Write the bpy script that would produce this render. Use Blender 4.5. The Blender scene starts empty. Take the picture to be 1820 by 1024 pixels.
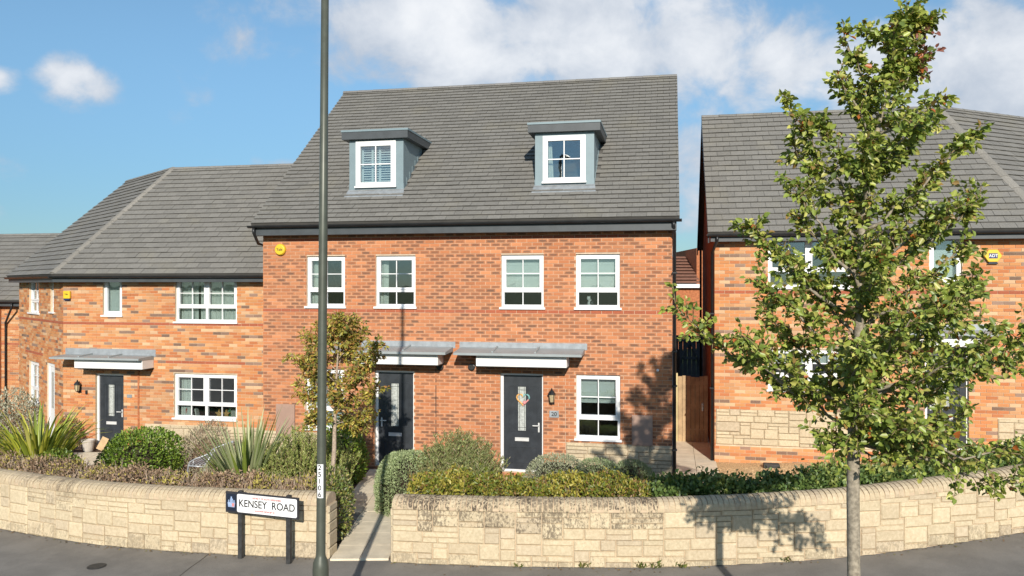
import bpy, math, random
import numpy as np
from mathutils import Vector, Matrix, Quaternion

R = math.radians
rng = random.Random(7)
nrg = np.random.default_rng(11)
scene = bpy.context.scene
COL = scene.collection

# ------------------------------------------------------------------ camera
CAMZ = 4.0
F = 1400.0          # focal length in photo pixels (photo 1820 x 1024)
CX, HY = 910.0, 508.0
cam_d = bpy.data.cameras.new('camera')
cam = bpy.data.objects.new('camera', cam_d)
COL.objects.link(cam)
cam.location = (0, 0, CAMZ)
cam.rotation_euler = (R(90), 0, 0)
cam_d.sensor_width = 36
cam_d.lens = 36 * F / 1820
cam_d.shift_y = -4 / 1820
cam_d.clip_end = 6000
cam_d.clip_start = 0.05
scene.camera = cam

# ------------------------------------------------------------------ sky
SUN_DIR = Vector((-0.045, 1.0, -0.445)).normalized()      # direction the light travels
SUN_EL = math.asin(-SUN_DIR.z)
world = bpy.data.worlds.new('World')
scene.world = world
world.use_nodes = True
wn, wl = world.node_tree.nodes, world.node_tree.links
wn.clear()


def WN(t, **kw):
    n = wn.new(t)
    for k, v in kw.items():
        setattr(n, k, v)
    return n


def wmath(op, a, b=None, c=None, clamp=False):
    n = WN('ShaderNodeMath', operation=op)
    n.use_clamp = clamp
    for i, v in enumerate((a, b, c)):
        if v is None:
            continue
        if isinstance(v, (int, float)):
            n.inputs[i].default_value = v
        else:
            wl.new(v, n.inputs[i])
    return n.outputs[0]


out = WN('ShaderNodeOutputWorld')
bg = WN('ShaderNodeBackground')
SKY_STRENGTH = 0.125
bg.inputs[1].default_value = SKY_STRENGTH
wl.new(bg.outputs[0], out.inputs[0])
sky = WN('ShaderNodeTexSky', sky_type='NISHITA')
sky.sun_disc = False
sky.sun_elevation = SUN_EL
sky.sun_rotation = math.atan2(-SUN_DIR.x, -SUN_DIR.y)
sky.altitude = 900
sky.air_density = 1.0
sky.dust_density = 0.15
sky.ozone_density = 3.0
tc = WN('ShaderNodeTexCoord')
DIRV = tc.outputs['Generated']
sepd = WN('ShaderNodeSeparateXYZ')
wl.new(DIRV, sepd.inputs[0])


def wnoise(scale, detail, rough, offs=(0, 0, 0), stretch=(1, 1, 1.25), dist=0.0):
    mp = WN('ShaderNodeMapping')
    mp.inputs['Location'].default_value = offs
    mp.inputs['Scale'].default_value = stretch
    wl.new(DIRV, mp.inputs[0])
    nz = WN('ShaderNodeTexNoise')
    nz.inputs['Scale'].default_value = scale
    nz.inputs['Detail'].default_value = detail
    nz.inputs['Roughness'].default_value = rough
    nz.inputs['Distortion'].default_value = dist
    wl.new(mp.outputs[0], nz.inputs['Vector'])
    return nz.outputs['Fac']


def sdir(u, v):
    return Vector(((u - CX) / F, 1.0, (HY - v) / F)).normalized()


# cumulus banks: centre direction and half extents (radians, across / up)
CLOUDS = [((880, 70), .28, .075, .95), ((1130, 120), .19, .085, .95), ((1330, 150), .12, .075, .85),
          ((660, 110), .085, .05, .75), ((1790, 130), .16, .085, .95), ((142, 148), .046, .030, .9),
          ((-40, 138), .04, .020, .8), ((480, 295), .06, .012, .42), ((1260, 290), .10, .12, .62), ((1560, 190), .16, .09, .75),
          ((1800, 0), .09, .022, .6), ((60, 380), .09, .03, .22), ((1040, 20), .2, .06, .85),
          ((2200, 90), .2, .09, .9), ((2600, 160), .25, .1, .9), ((-500, 60), .2, .08, .8), ((-900, 200), .3, .07, .8)]
field = None
for (cu, cv), rx, rz, amp in CLOUDS:
    c = sdir(cu, cv)
    sub = WN('ShaderNodeVectorMath', operation='SUBTRACT')
    wl.new(DIRV, sub.inputs[0])
    sub.inputs[1].default_value = c
    mul = WN('ShaderNodeVectorMath', operation='MULTIPLY')
    wl.new(sub.outputs[0], mul.inputs[0])
    mul.inputs[1].default_value = (1 / rx, 1 / rx, 1 / rz)
    ln = WN('ShaderNodeVectorMath', operation='LENGTH')
    wl.new(mul.outputs[0], ln.inputs[0])
    b = wmath('SUBTRACT', 1.35, ln.outputs['Value'])
    b = wmath('MINIMUM', b, 0.95)
    b = wmath('MULTIPLY', b, amp)
    b = wmath('MAXIMUM', b, -0.15)
    field = b if field is None else wmath('MAXIMUM', field, b)
n1 = wnoise(10.0, 9.0, .58, (3.1, 0, 1.7), dist=.25)
n2 = wnoise(3.2, 4.0, .5, (0.4, 7, 0))
# unseen cumulus behind the viewer, cover raised to fill the facade shadows
back = wmath('MULTIPLY', wmath('SUBTRACT', n2, .44), 3.5)
backm = wmath('MULTIPLY', wmath('SUBTRACT', .55, sepd.outputs['Y']), 2.0, clamp=True)
upm = wmath('MULTIPLY', sepd.outputs['Z'], 6.0, clamp=True)
back = wmath('MULTIPLY', wmath('MULTIPLY', wmath('MAXIMUM', back, 0), backm), upm)
field = wmath('MAXIMUM', field, back)
dens = wmath('ADD', field, wmath('MULTIPLY', wmath('SUBTRACT', n1, .5), 2.3))
mr = WN('ShaderNodeMapRange', interpolation_type='SMOOTHSTEP')
mr.inputs['From Min'].default_value = .18
mr.inputs['From Max'].default_value = .80
wl.new(dens, mr.inputs['Value'])
mask = mr.outputs['Result']
# thickness shading of the clouds
n3 = wnoise(6.0, 6.0, .55, (3.1, 0, 1.55), dist=.2)
thick = wmath('ADD', wmath('MULTIPLY', dens, .62), wmath('MULTIPLY', wmath('SUBTRACT', n3, .5), 1.5))
mr2 = WN('ShaderNodeMapRange', interpolation_type='SMOOTHSTEP')
mr2.inputs['From Min'].default_value = .15
mr2.inputs['From Max'].default_value = 1.15
wl.new(thick, mr2.inputs['Value'])
cc = WN('ShaderNodeMix', data_type='RGBA')
wl.new(mr2.outputs['Result'], cc.inputs['Factor'])
cc.inputs['A'].default_value = (2.9, 3.25, 3.8, 1)
cc.inputs['B'].default_value = (5.5, 5.55, 5.65, 1)
mixc = WN('ShaderNodeMix', data_type='RGBA')
wl.new(wmath('MULTIPLY', mask, .93), mixc.inputs['Factor'])
skyg = WN('ShaderNodeMix', data_type='RGBA', blend_type='MULTIPLY')
skyg.inputs['Factor'].default_value = 1
wl.new(sky.outputs[0], skyg.inputs['A'])
elev = WN('ShaderNodeMapRange', interpolation_type='SMOOTHSTEP')
elev.inputs['From Min'].default_value = -.04
elev.inputs['From Max'].default_value = .36
wl.new(sepd.outputs['Z'], elev.inputs['Value'])
tint = WN('ShaderNodeMix', data_type='RGBA')
wl.new(elev.outputs['Result'], tint.inputs['Factor'])
tint.inputs['A'].default_value = (.25, .335, .385, 1)      # dims and blues the over-bright low sky, all round
tint.inputs['B'].default_value = (.78, .87, .80, 1)
wl.new(tint.outputs['Result'], skyg.inputs['B'])
wl.new(skyg.outputs['Result'], mixc.inputs['A'])
wl.new(cc.outputs['Result'], mixc.inputs['B'])
wl.new(mixc.outputs['Result'], bg.inputs[0])

# ------------------------------------------------------------------ sun
sun_d = bpy.data.lights.new('sun', 'SUN')
sun_d.energy = 3.9
sun_d.angle = R(0.55)
sun_d.color = (1.0, .93, .82)
sun = bpy.data.objects.new('sun', sun_d)
COL.objects.link(sun)
sun.rotation_euler = SUN_DIR.to_track_quat('-Z', 'Y').to_euler()
sun.location = (0, -30, 30)

scene.view_settings.view_transform = 'Standard'
scene.view_settings.look = 'None'
scene.view_settings.gamma = 1
scene.view_settings.use_curve_mapping = False
scene.view_settings.exposure = 0.50
scene.render.engine = 'CYCLES'
scene.cycles.max_bounces = 8
scene.cycles.transparent_max_bounces = 12
scene.render.resolution_x, scene.render.resolution_y = 1024, 576

# ================================================================== materials
MATS = {}


def new_mat(name):
    m = bpy.data.materials.new(name)
    m.use_nodes = True
    nt = m.node_tree
    b = nt.nodes['Principled BSDF']
    MATS[name] = m
    return m, nt, b


def nn(nt, t, **kw):
    n = nt.nodes.new(t)
    for k, v in kw.items():
        setattr(n, k, v)
    return n


def noise_node(nt, scale, detail=4, rough=.55, coord='Object', stretch=None):
    t = nn(nt, 'ShaderNodeTexCoord')
    src = t.outputs[coord]
    if coord == 'World':
        pass
    if stretch:
        mp = nn(nt, 'ShaderNodeMapping')
        mp.inputs['Scale'].default_value = stretch
        nt.links.new(src, mp.inputs[0])
        src = mp.outputs[0]
    nz = nn(nt, 'ShaderNodeTexNoise')
    nz.inputs['Scale'].default_value = scale
    nz.inputs['Detail'].default_value = detail
    nz.inputs['Roughness'].default_value = rough
    nt.links.new(src, nz.inputs['Vector'])
    return nz.outputs['Fac']


def geo_noise(nt, scale, detail=4, rough=.55, stretch=None):
    g = nn(nt, 'ShaderNodeNewGeometry')
    src = g.outputs['Position']
    if stretch:
        mp = nn(nt, 'ShaderNodeMapping')
        mp.inputs['Scale'].default_value = stretch
        nt.links.new(src, mp.inputs[0])
        src = mp.outputs[0]
    nz = nn(nt, 'ShaderNodeTexNoise')
    nz.inputs['Scale'].default_value = scale
    nz.inputs['Detail'].default_value = detail
    nz.inputs['Roughness'].default_value = rough
    nt.links.new(src, nz.inputs['Vector'])
    return nz.outputs['Fac']


def ramp(nt, fac, lo, hi):
    m = nn(nt, 'ShaderNodeMapRange', interpolation_type='SMOOTHSTEP')
    m.inputs['From Min'].default_value = lo
    m.inputs['From Max'].default_value = hi
    nt.links.new(fac, m.inputs['Value'])
    return m.outputs['Result']


def mixcol(nt, fac, a, b, blend='MIX'):
    m = nn(nt, 'ShaderNodeMix', data_type='RGBA', blend_type=blend)
    for sock, v in (('Factor', fac), ('A', a), ('B', b)):
        if isinstance(v, (int, float)):
            m.inputs[sock].default_value = v
        elif isinstance(v, (tuple, list)):
            m.inputs[sock].default_value = tuple(v) + ((1,) if len(v) == 3 else ())
        else:
            nt.links.new(v, m.inputs[sock])
    return m.outputs['Result']


def fmath(nt, op, a, b, clamp=False):
    n = nn(nt, 'ShaderNodeMath', operation=op)
    n.use_clamp = clamp
    for i, v in enumerate((a, b)):
        if isinstance(v, (int, float)):
            n.inputs[i].default_value = v
        else:
            nt.links.new(v, n.inputs[i])
    return n.outputs[0]


def add_bump(nt, b, fac, strength, dist):
    bp = nn(nt, 'ShaderNodeBump')
    bp.inputs['Strength'].default_value = strength
    bp.inputs['Distance'].default_value = dist
    nt.links.new(fac, bp.inputs['Height'])
    nt.links.new(bp.outputs[0], b.inputs['Normal'])


def plain(name, col, rough=.6, var=.12, scale=6, metal=0.0, bump=0.0, spec=.5, dark=None, darkcut=(.55, .75)):
    m, nt, b = new_mat(name)
    f = geo_noise(nt, scale, 5, .6)
    lo = tuple(c * (1 - var) for c in col)
    hi = tuple(min(1, c * (1 + var)) for c in col)
    c = mixcol(nt, ramp(nt, f, .3, .7), lo, hi)
    if dark:
        f2 = geo_noise(nt, scale * .45, 6, .65)
        c = mixcol(nt, fmath(nt, 'MULTIPLY', ramp(nt, f2, *darkcut), .7), c, dark)
    nt.links.new(c, b.inputs['Base Color'])
    b.inputs['Roughness'].default_value = rough
    b.inputs['Metallic'].default_value = metal
    b.inputs['Specular IOR Level'].default_value = spec
    if bump:
        add_bump(nt, b, geo_noise(nt, scale * 6, 5, .6), .6, bump)
    return m


def src_color(nt, kind):
    if kind == 'obj':
        o = nn(nt, 'ShaderNodeObjectInfo')
        return o.outputs['Color'], o.outputs['Alpha']
    a = nn(nt, 'ShaderNodeAttribute')
    a.attribute_name = 'Col'
    return a.outputs['Color'], a.outputs['Alpha']


def brick_mat(name, kind):
    m, nt, b = new_mat(name)
    col, al = src_color(nt, kind)
    uv = nn(nt, 'ShaderNodeUVMap')
    sp = nn(nt, 'ShaderNodeSeparateXYZ')
    nt.links.new(uv.outputs[0], sp.inputs[0])
    nz = geo_noise(nt, 14, 5, .65, (1, 1, 2.5))
    ax = fmath(nt, 'ABSOLUTE', fmath(nt, 'SUBTRACT', sp.outputs[0], .5), 0)
    az = fmath(nt, 'ABSOLUTE', fmath(nt, 'SUBTRACT', sp.outputs[1], .45), 0)
    d = fmath(nt, 'MAXIMUM', fmath(nt, 'MULTIPLY', ax, .92), az)
    d = fmath(nt, 'ADD', d, fmath(nt, 'MULTIPLY', fmath(nt, 'SUBTRACT', nz, .5), .35))
    sm = fmath(nt, 'SUBTRACT', 1, ramp(nt, d, .26, .46))
    sm = fmath(nt, 'MULTIPLY', sm, al, True)
    fine = geo_noise(nt, 60, 6, .7)
    base = mixcol(nt, fmath(nt, 'MULTIPLY', ramp(nt, fine, .3, .75), .22), col, (.62, .33, .17))
    wide = geo_noise(nt, .7, 4, .6)
    base = mixcol(nt, fmath(nt, 'MULTIPLY', ramp(nt, wide, .45, .75), .22), base, (.30, .16, .10))
    base = mixcol(nt, sm, base, (.135, .085, .062))
    nt.links.new(base, b.inputs['Base Color'])
    b.inputs['Roughness'].default_value = .88
    b.inputs['Specular IOR Level'].default_value = .25
    add_bump(nt, b, fine, .5, .004)
    return m


def tile_mat(name, kind):
    m, nt, b = new_mat(name)
    col, al = src_color(nt, kind)
    f = geo_noise(nt, 30, 6, .7)
    f2 = geo_noise(nt, 1.1, 5, .6)
    c = mixcol(nt, ramp(nt, f, .35, .75), mixcol(nt, 1.0, col, (.82, .82, .82), 'MULTIPLY'), mixcol(nt, 1.0, col, (1.14, 1.13, 1.10), 'MULTIPLY'))
    c = mixcol(nt, fmath(nt, 'MULTIPLY', ramp(nt, f2, .5, .75), .3), c, (.26, .235, .17))
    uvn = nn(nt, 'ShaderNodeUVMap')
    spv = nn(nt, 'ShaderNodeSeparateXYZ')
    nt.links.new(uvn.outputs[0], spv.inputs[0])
    c = mixcol(nt, fmath(nt, 'MULTIPLY', spv.outputs[0], .5, True), c, (.045, .042, .036))  # tile edges coloured darker to paint in shadow lines between courses, plus algae dirt
    nt.links.new(c, b.inputs['Base Color'])
    b.inputs['Roughness'].default_value = .8
    b.inputs['Specular IOR Level'].default_value = .3
    add_bump(nt, b, f, .5, .004)
    return m


def stone_mat(name, kind):
    m, nt, b = new_mat(name)
    col, al = src_color(nt, kind)
    f = geo_noise(nt, 22, 7, .7)
    f2 = geo_noise(nt, 5, 5, .6)
    c = mixcol(nt, ramp(nt, f, .3, .75), mixcol(nt, 1.0, col, (.83, .81, .77), 'MULTIPLY'), mixcol(nt, 1.0, col, (1.1, 1.1, 1.1), 'MULTIPLY'))
    c = mixcol(nt, fmath(nt, 'MULTIPLY', ramp(nt, f2, .5, .8), .25), c, (.46, .33, .2))
    # lichen and soot, amount in alpha
    f3 = geo_noise(nt, 34, 8, .75, (1, 1, .55))
    f4 = geo_noise(nt, 3.0, 4, .6)
    th = fmath(nt, 'ADD', f3, fmath(nt, 'MULTIPLY', fmath(nt, 'SUBTRACT', f4, .5), .5))
    st = fmath(nt, 'MULTIPLY', ramp(nt, th, .445, .57), al, True)
    c = mixcol(nt, st, c, (.10, .078, .058))
    nt.links.new(c, b.inputs['Base Color'])
    b.inputs['Roughness'].default_value = .9
    b.inputs['Specular IOR Level'].default_value = .2
    add_bump(nt, b, f, .8, .010)
    return m


def leaf_mat(name, kind, trans=.2, rough=.42, spec=.5):
    m, nt, b = new_mat(name)
    col, al = src_color(nt, kind)
    nt.links.new(col, b.inputs['Base Color'])
    b.inputs['Roughness'].default_value = rough
    b.inputs['Specular IOR Level'].default_value = spec
    t = nn(nt, 'ShaderNodeBsdfTranslucent')
    tcx = mixcol(nt, 1.0, col, (1.25, 1.35, .7), 'MULTIPLY')
    nt.links.new(tcx, t.inputs[0])
    mx = nn(nt, 'ShaderNodeMixShader')
    mx.inputs[0].default_value = trans
    nt.links.new(b.outputs[0], mx.inputs[1])
    nt.links.new(t.outputs[0], mx.inputs[2])
    nt.links.new(mx.outputs[0], nt.nodes['Material Output'].inputs[0])
    return m


for k in ('obj', 'att'):
    brick_mat('brick_' + k, k)
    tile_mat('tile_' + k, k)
    stone_mat('stone_' + k, k)
    leaf_mat('leaf_' + k, k)
    leaf_mat('dryleaf_' + k, k, .15, .8, .15)
M = MATS
plain('mortar', (.56, .44, .325), .95, .10, 9, bump=.004, spec=.1)
plain('mortar_multi', (.56, .45, .32), .95, .10, 9, bump=.004, spec=.1)
plain('stone_mortar', (.53, .41, .285), .95, .12, 9, bump=.005, spec=.1)
plain('upvc', (.80, .80, .80), .35, .02, 3)
plain('whiteboard', (.78, .775, .76), .5, .03, 3)
plain('black_plastic', (.018, .019, .021), .38, .2, 5)
plain('fascia_grey', (.060, .068, .074), .45, .12, 4)
plain('lead', (.30, .325, .345), .55, .14, 7, metal=.25, bump=.003)
plain('dormer_grey', (.20, .265, .29), .45, .05, 3, metal=.1)
plain('canopy_grey', (.30, .33, .335), .5, .07, 4)
plain('door_black', (.034, .039, .046), .34, .2, 5, bump=.0006)
plain('chrome', (.62, .62, .62), .25, .05, 9, metal=1.0)
plain('silver', (.60, .60, .59), .3, .05, 9)
plain('frosted', (.42, .44, .42), .3, .25, 28)
plain('yellow', (.72, .48, .03), .4, .04, 5)
plain('navy', (.015, .03, .12), .4, .1, 5)
plain('lamp_green', (.082, .090, .070), .42, .10, 9, metal=.15, spec=.5)
plain('white_print', (.82, .82, .82), .4, .02, 5)
plain('black_print', (.02, .02, .022), .5, .1, 5)
plain('red_print', (.45, .05, .04), .5, .1, 5)
plain('sign_back', (.028, .028, .034), .45, .2, 6)
plain('post_dark', (.036, .036, .036), .6, .35, 14, bump=.002)
plain('meter', (.36, .235, .18), .55, .06, 5)
plain('curtain', (.72, .70, .64), .85, .06, 5)
plain('blind', (.74, .73, .69), .8, .03, 5)
plain('inside', (.52, .50, .46), .9, .05, 2)
plain('asphalt', (.215, .198, .176), .93, .14, 1.6, bump=.004, spec=.2, dark=(.165, .152, .136))
_nt = M['asphalt'].node_tree
_b = _nt.nodes['Principled BSDF']
_src = _b.inputs['Base Color'].links[0].from_socket
_sp = geo_noise(_nt, 95, 3, .8)
_c = mixcol(_nt, fmath(_nt, 'MULTIPLY', ramp(_nt, _sp, .50, .72), .55), _src, (.34, .32, .29))
_c = mixcol(_nt, fmath(_nt, 'MULTIPLY', ramp(_nt, geo_noise(_nt, 70, 3, .8), .54, .72), .6), _c, (.10, .095, .09))
_c = mixcol(_nt, fmath(_nt, 'MULTIPLY', ramp(_nt, geo_noise(_nt, .55, 6, .7), .52, .68), .35), _c, (.13, .122, .11))
_nt.links.new(_c, _b.inputs['Base Color'])
plain('road_asphalt', (.06, .058, .056), .92, .2, 2.2, bump=.006, spec=.2)
plain('kerb', (.32, .31, .29), .9, .1, 8, bump=.003)
plain('soil', (.105, .067, .047), .97, .4, 9, bump=.03, spec=.1)
plain('grass_ground', (.050, .078, .022), .95, .35, 3, bump=.02, spec=.1)
plain('slab', (.72, .63, .48), .9, .10, 4, bump=.003, spec=.2, dark=(.56, .485, .37))
plain('gravel', (.58, .40, .22), .95, .45, 34, bump=.012, spec=.15)
plain('iron', (.045, .043, .042), .6, .2, 20, metal=.3)
plain('timber', (.40, .285, .16), .8, .2, 4, bump=.003)
plain('timber_post', (.55, .46, .24), .8, .15, 4)
plain('timber_dark', (.055, .065, .075), .75, .2, 5)
plain('bark', (.30, .26, .20), .95, .32, 26, bump=.008, spec=.15)
plain('bark_twig', (.25, .19, .10), .9, .3, 20, spec=.15)
plain('bark_pale', (.38, .30, .23), .95, .3, 30, bump=.005, spec=.15)
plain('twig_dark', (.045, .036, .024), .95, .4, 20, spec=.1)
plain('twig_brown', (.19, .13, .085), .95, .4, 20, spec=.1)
plain('roof_felt', (.10, .095, .088), .95, .1, 5)
plain('brick_plain', (.40, .145, .065), .9, .25, 9, bump=.004, spec=.2)
plain('red_tiles', (.23, .105, .065), .9, .2, 7, bump=.004)
plain('steel_paint', (.42, .44, .46), .45, .1, 12, metal=.4)
plain('terracotta', (.46, .42, .37), .8, .1, 9)
plain('card_tan', (.52, .36, .20), .8, .12, 9)
plain('orange_toy', (.66, .36, .12), .7, .1, 9)
plain('green_toy', (.05, .30, .12), .6, .1, 9)
plain('pink_cloth', (.60, .25, .25), .8, .1, 9)
plain('teal_cloth', (.20, .42, .42), .8, .1, 9)
plain('maroon', (.20, .03, .06), .8, .1, 9)
plain('ceramic_white', (.72, .70, .66), .4, .06, 9)
plain('ceramic_black', (.03, .03, .03), .4, .1, 9)
plain('lantern_glass', (.45, .36, .22), .25, .2, 20)
plain('crest_blue', (.30, .40, .60), .5, .15, 20)
plain('navy_dark', (.012, .018, .035), .4, .2, 6)

# window glass: see-through with a mirror sheen
m, nt, b = new_mat('glass')
nt.nodes.remove(b)
tr = nn(nt, 'ShaderNodeBsdfTransparent')
tr.inputs[0].default_value = (.80, .86, .86, 1)
gl = nn(nt, 'ShaderNodeBsdfGlossy')
gl.inputs['Roughness'].default_value = .015
gl.inputs['Color'].default_value = (.95, .97, 1, 1)
fr = nn(nt, 'ShaderNodeLayerWeight')
fr.inputs['Blend'].default_value = .5
frv = fmath(nt, 'ADD', fmath(nt, 'MULTIPLY', fmath(nt, 'POWER', fr.outputs['Facing'], 5.0), .8), .16)
mx = nn(nt, 'ShaderNodeMixShader')
bp = nn(nt, 'ShaderNodeBump')
bp.inputs['Strength'].default_value = .05
bp.inputs['Distance'].default_value = .02
nt.links.new(geo_noise(nt, 2.5, 2, .5), bp.inputs['Height'])
nt.links.new(bp.outputs[0], gl.inputs['Normal'])
nt.links.new(frv, mx.inputs[0])
nt.links.new(tr.outputs[0], mx.inputs[1])
nt.links.new(gl.outputs[0], mx.inputs[2])
nt.links.new(mx.outputs[0], nt.nodes['Material Output'].inputs[0])


# ================================================================== mesh helpers
class Tmpl:
    def __init__(s, v, f, uv=None):
        s.v = np.array(v, float)
        s.f = f
        s.uv = uv                      # list per face of list of uv


def box_v(x0, x1, y0, y1, z0, z1):
    return [(x0, y0, z0), (x1, y0, z0), (x1, y1, z0), (x0, y1, z0), (x0, y0, z1), (x1, y0, z1), (x1, y1, z1), (x0, y1, z1)]


BOXF = [(0, 1, 5, 4), (1, 2, 6, 5), (2, 3, 7, 6), (3, 0, 4, 7), (4, 5, 6, 7), (3, 2, 1, 0)]
FUV = [(0, 0), (1, 0), (1, 1), (0, 1)]
EUV = [(.5, .0)] * 4


class MB:
    def __init__(s):
        s.v, s.f, s.c, s.uv, s.n = [], [], [], [], 0

    def add(s, verts, faces, col=None, uv=None):
        s.v.append(np.asarray(verts, float).reshape(-1, 3))
        o = s.n
        for i, f in enumerate(faces):
            s.f.append(tuple(k + o for k in f))
            s.c.append(col)
            s.uv.append(uv[i] if uv else None)
        s.n += len(s.v[-1])
        return s

    def box(s, x0, x1, y0, y1, z0, z1, col=None):
        return s.add(box_v(min(x0, x1), max(x0, x1), min(y0, y1), max(y0, y1), min(z0, z1), max(z0, z1)), BOXF, col,
                     [FUV] + [EUV] * 5)

    def inst(s, t, mat, col=None):
        v = t.v @ np.array(mat.to_3x3()).T + np.array(mat.translation)
        return s.add(v, t.f, col, t.uv)

    def bar(s, a, b, w, h=None, up=(0, 0, 1), col=None):
        a, b = Vector(a), Vector(b)
        h = h or w
        d = (b - a).normalized()
        side = d.cross(Vector(up))
        if side.length < 1e-4:
            side = d.cross(Vector((0, 1, 0)))
        side.normalize()
        u2 = side.cross(d)
        vs = []
        for p in (a, b):
            for sx, sz in ((-1, -1), (1, -1), (1, 1), (-1, 1)):
                vs.append(p + side * (sx * w / 2) + u2 * (sz * h / 2))
        return s.add([tuple(v) for v in vs], [(0, 1, 5, 4), (1, 2, 6, 5), (2, 3, 7, 6), (3, 0, 4, 7), (3, 2, 1, 0), (4, 5, 6, 7)], col)

    def tube(s, pts, rad, seg=8, cap=True, col=None):
        pts = [Vector(p) for p in pts]
        if isinstance(rad, (int, float)):
            rad = [rad] * len(pts)
        vs, fs = [], []
        ref = None
        for i, p in enumerate(pts):
            d = (pts[min(i + 1, len(pts) - 1)] - pts[max(i - 1, 0)])
            d = d.normalized() if d.length > 1e-9 else Vector((0, 0, 1))
            if ref is None:
                ref = Vector((1, 0, 0)) if abs(d.x) < .9 else Vector((0, 1, 0))
            a = d.cross(ref).normalized()
            b2 = d.cross(a)
            ref = -a.cross(d) if False else ref
            for k in range(seg):
                t = 2 * math.pi * k / seg
                vs.append(tuple(p + (a * math.cos(t) + b2 * math.sin(t)) * rad[i]))
        for i in range(len(pts) - 1):
            for k in range(seg):
                k2 = (k + 1) % seg
                fs.append((i * seg + k, i * seg + k2, (i + 1) * seg + k2, (i + 1) * seg + k))
        if cap:
            fs.append(tuple(range(seg - 1, -1, -1)))
            fs.append(tuple(range((len(pts) - 1) * seg, len(pts) * seg)))
        return s.add(vs, fs, col)

    def lathe(s, prof, c=(0, 0, 0), seg=16, axis='z', col=None):
        vs, fs = [], []
        for r, h in prof:
            for k in range(seg):
                t = 2 * math.pi * k / seg
                if axis == 'z':
                    vs.append((c[0] + r * math.cos(t), c[1] + r * math.sin(t), c[2] + h))
                else:
                    vs.append((c[0] + r * math.cos(t), c[1] + h, c[2] + r * math.sin(t)))
        for i in range(len(prof) - 1):
            for k in range(seg):
                k2 = (k + 1) % seg
                fs.append((i * seg + k, i * seg + k2, (i + 1) * seg + k2, (i + 1) * seg + k))
        fs.append(tuple(range(seg - 1, -1, -1)))
        fs.append(tuple(range((len(prof) - 1) * seg, len(prof) * seg)))
        return s.add(vs, fs, col)

    def prism(s, poly, y0, y1, col=None):
        """polygon in xz extruded along y"""
        n = len(poly)
        vs = [(x, y0, z) for x, z in poly] + [(x, y1, z) for x, z in poly]
        fs = [tuple(range(n)), tuple(range(2 * n - 1, n - 1, -1))]
        fs += [(i, i + n, (i + 1) % n + n, (i + 1) % n) for i in range(n)]
        return s.add(vs, fs, col)

    def mesh(s, name):
        me = bpy.data.meshes.new(name)
        v = np.concatenate(s.v) if s.v else np.zeros((0, 3))
        me.from_pydata(v.tolist(), [], s.f)
        if any(c is not None for c in s.c):
            cols = np.empty((len(me.loops), 4), np.float32)
            i = 0
            for f, c in zip(s.f, s.c):
                cols[i:i + len(f)] = c if c is not None else (1, 1, 1, 0)
                i += len(f)
            at = me.attributes.new('Col', 'FLOAT_COLOR', 'CORNER')
            at.data.foreach_set('color', cols.ravel())
        if any(u is not None for u in s.uv):
            l = me.uv_layers.new(name='UVMap')
            uv = np.full((len(me.loops), 2), .5, np.float32)
            i = 0
            for f, u in zip(s.f, s.uv):
                if u is not None:
                    uv[i:i + len(f)] = u
                i += len(f)
            l.data.foreach_set('uv', uv.ravel())
        return me

    def build(s, name, mat, parent=None, smooth=False, bevel=0):
        me = s.mesh(name)
        me.materials.append(M[mat] if isinstance(mat, str) else mat)
        if smooth:
            me.polygons.foreach_set('use_smooth', [True] * len(me.polygons))
        o = bpy.data.objects.new(name, me)
        COL.objects.link(o)
        if parent:
            o.parent = parent
        if bevel:
            md = o.modifiers.new('bevel', 'BEVEL')
            md.width = bevel
            md.segments = 2
            md.limit_method = 'ANGLE'
        return o


def tag(o, label=None, cat=None, group=None, kind=None):
    if label:
        o['label'] = label
    if cat:
        o['category'] = cat
    if group:
        o['group'] = group
    if kind:
        o['kind'] = kind
    return o


def empty(name, loc=(0, 0, 0), rz=0):
    o = bpy.data.objects.new(name, None)
    o.empty_display_size = .2
    COL.objects.link(o)
    o.location = loc
    o.rotation_euler = (0, 0, rz)
    return o


def piece(name, mesh, mat4, parent, col=None):
    o = bpy.data.objects.new(name, mesh)
    COL.objects.link(o)
    if parent:
        o.parent = parent
    o.matrix_local = mat4
    if col is not None:
        o.color = col
    return o


def text_obj(name, body, size, mat, parent, mat4, sx=1.0, thick=.0015):
    cu = bpy.data.curves.new(name, 'FONT')
    cu.body = body
    cu.size = size
    cu.align_x = 'CENTER'
    cu.align_y = 'CENTER'
    cu.extrude = thick
    cu.offset = size * .012
    t = bpy.data.objects.new(name, cu)
    COL.objects.link(t)
    bpy.context.view_layer.update()
    me = bpy.data.meshes.new_from_object(t.evaluated_get(bpy.context.evaluated_depsgraph_get()))
    bpy.data.objects.remove(t)
    me.materials.clear()
    me.materials.append(M[mat])
    me.transform(Matrix.Diagonal((sx, 1, 1, 1)))
    return piece(name, me, mat4, parent)


STAND = Matrix.Rotation(R(90), 4, 'X')      # text plane -> facing -y


def T(x, y, z):
    return Matrix.Translation((x, y, z))


# ================================================================== terrain heights
def zp(x):
    return float(np.interp(x, [-16, -8.65, -3, 0, 2, 3.4, 4.75, 5.9, 7.0, 7.65, 10, 16],
                           [-.22, -.1, -.02, 0, .01, .04, .12, .2, .27, .32, .47, .85]))


def zh(x):
    return float(np.interp(x, [-18, -11, -6, -5, 4, 5, 8, 12, 16], [-.5, -.32, -.28, -.05, -.02, -.03, .12, .4, .7]))


def zt(x, y):
    t = min(1, max(0, (y - 11.6) / 5.5))
    return zp(x) * (1 - t) + zh(x) * t


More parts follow.
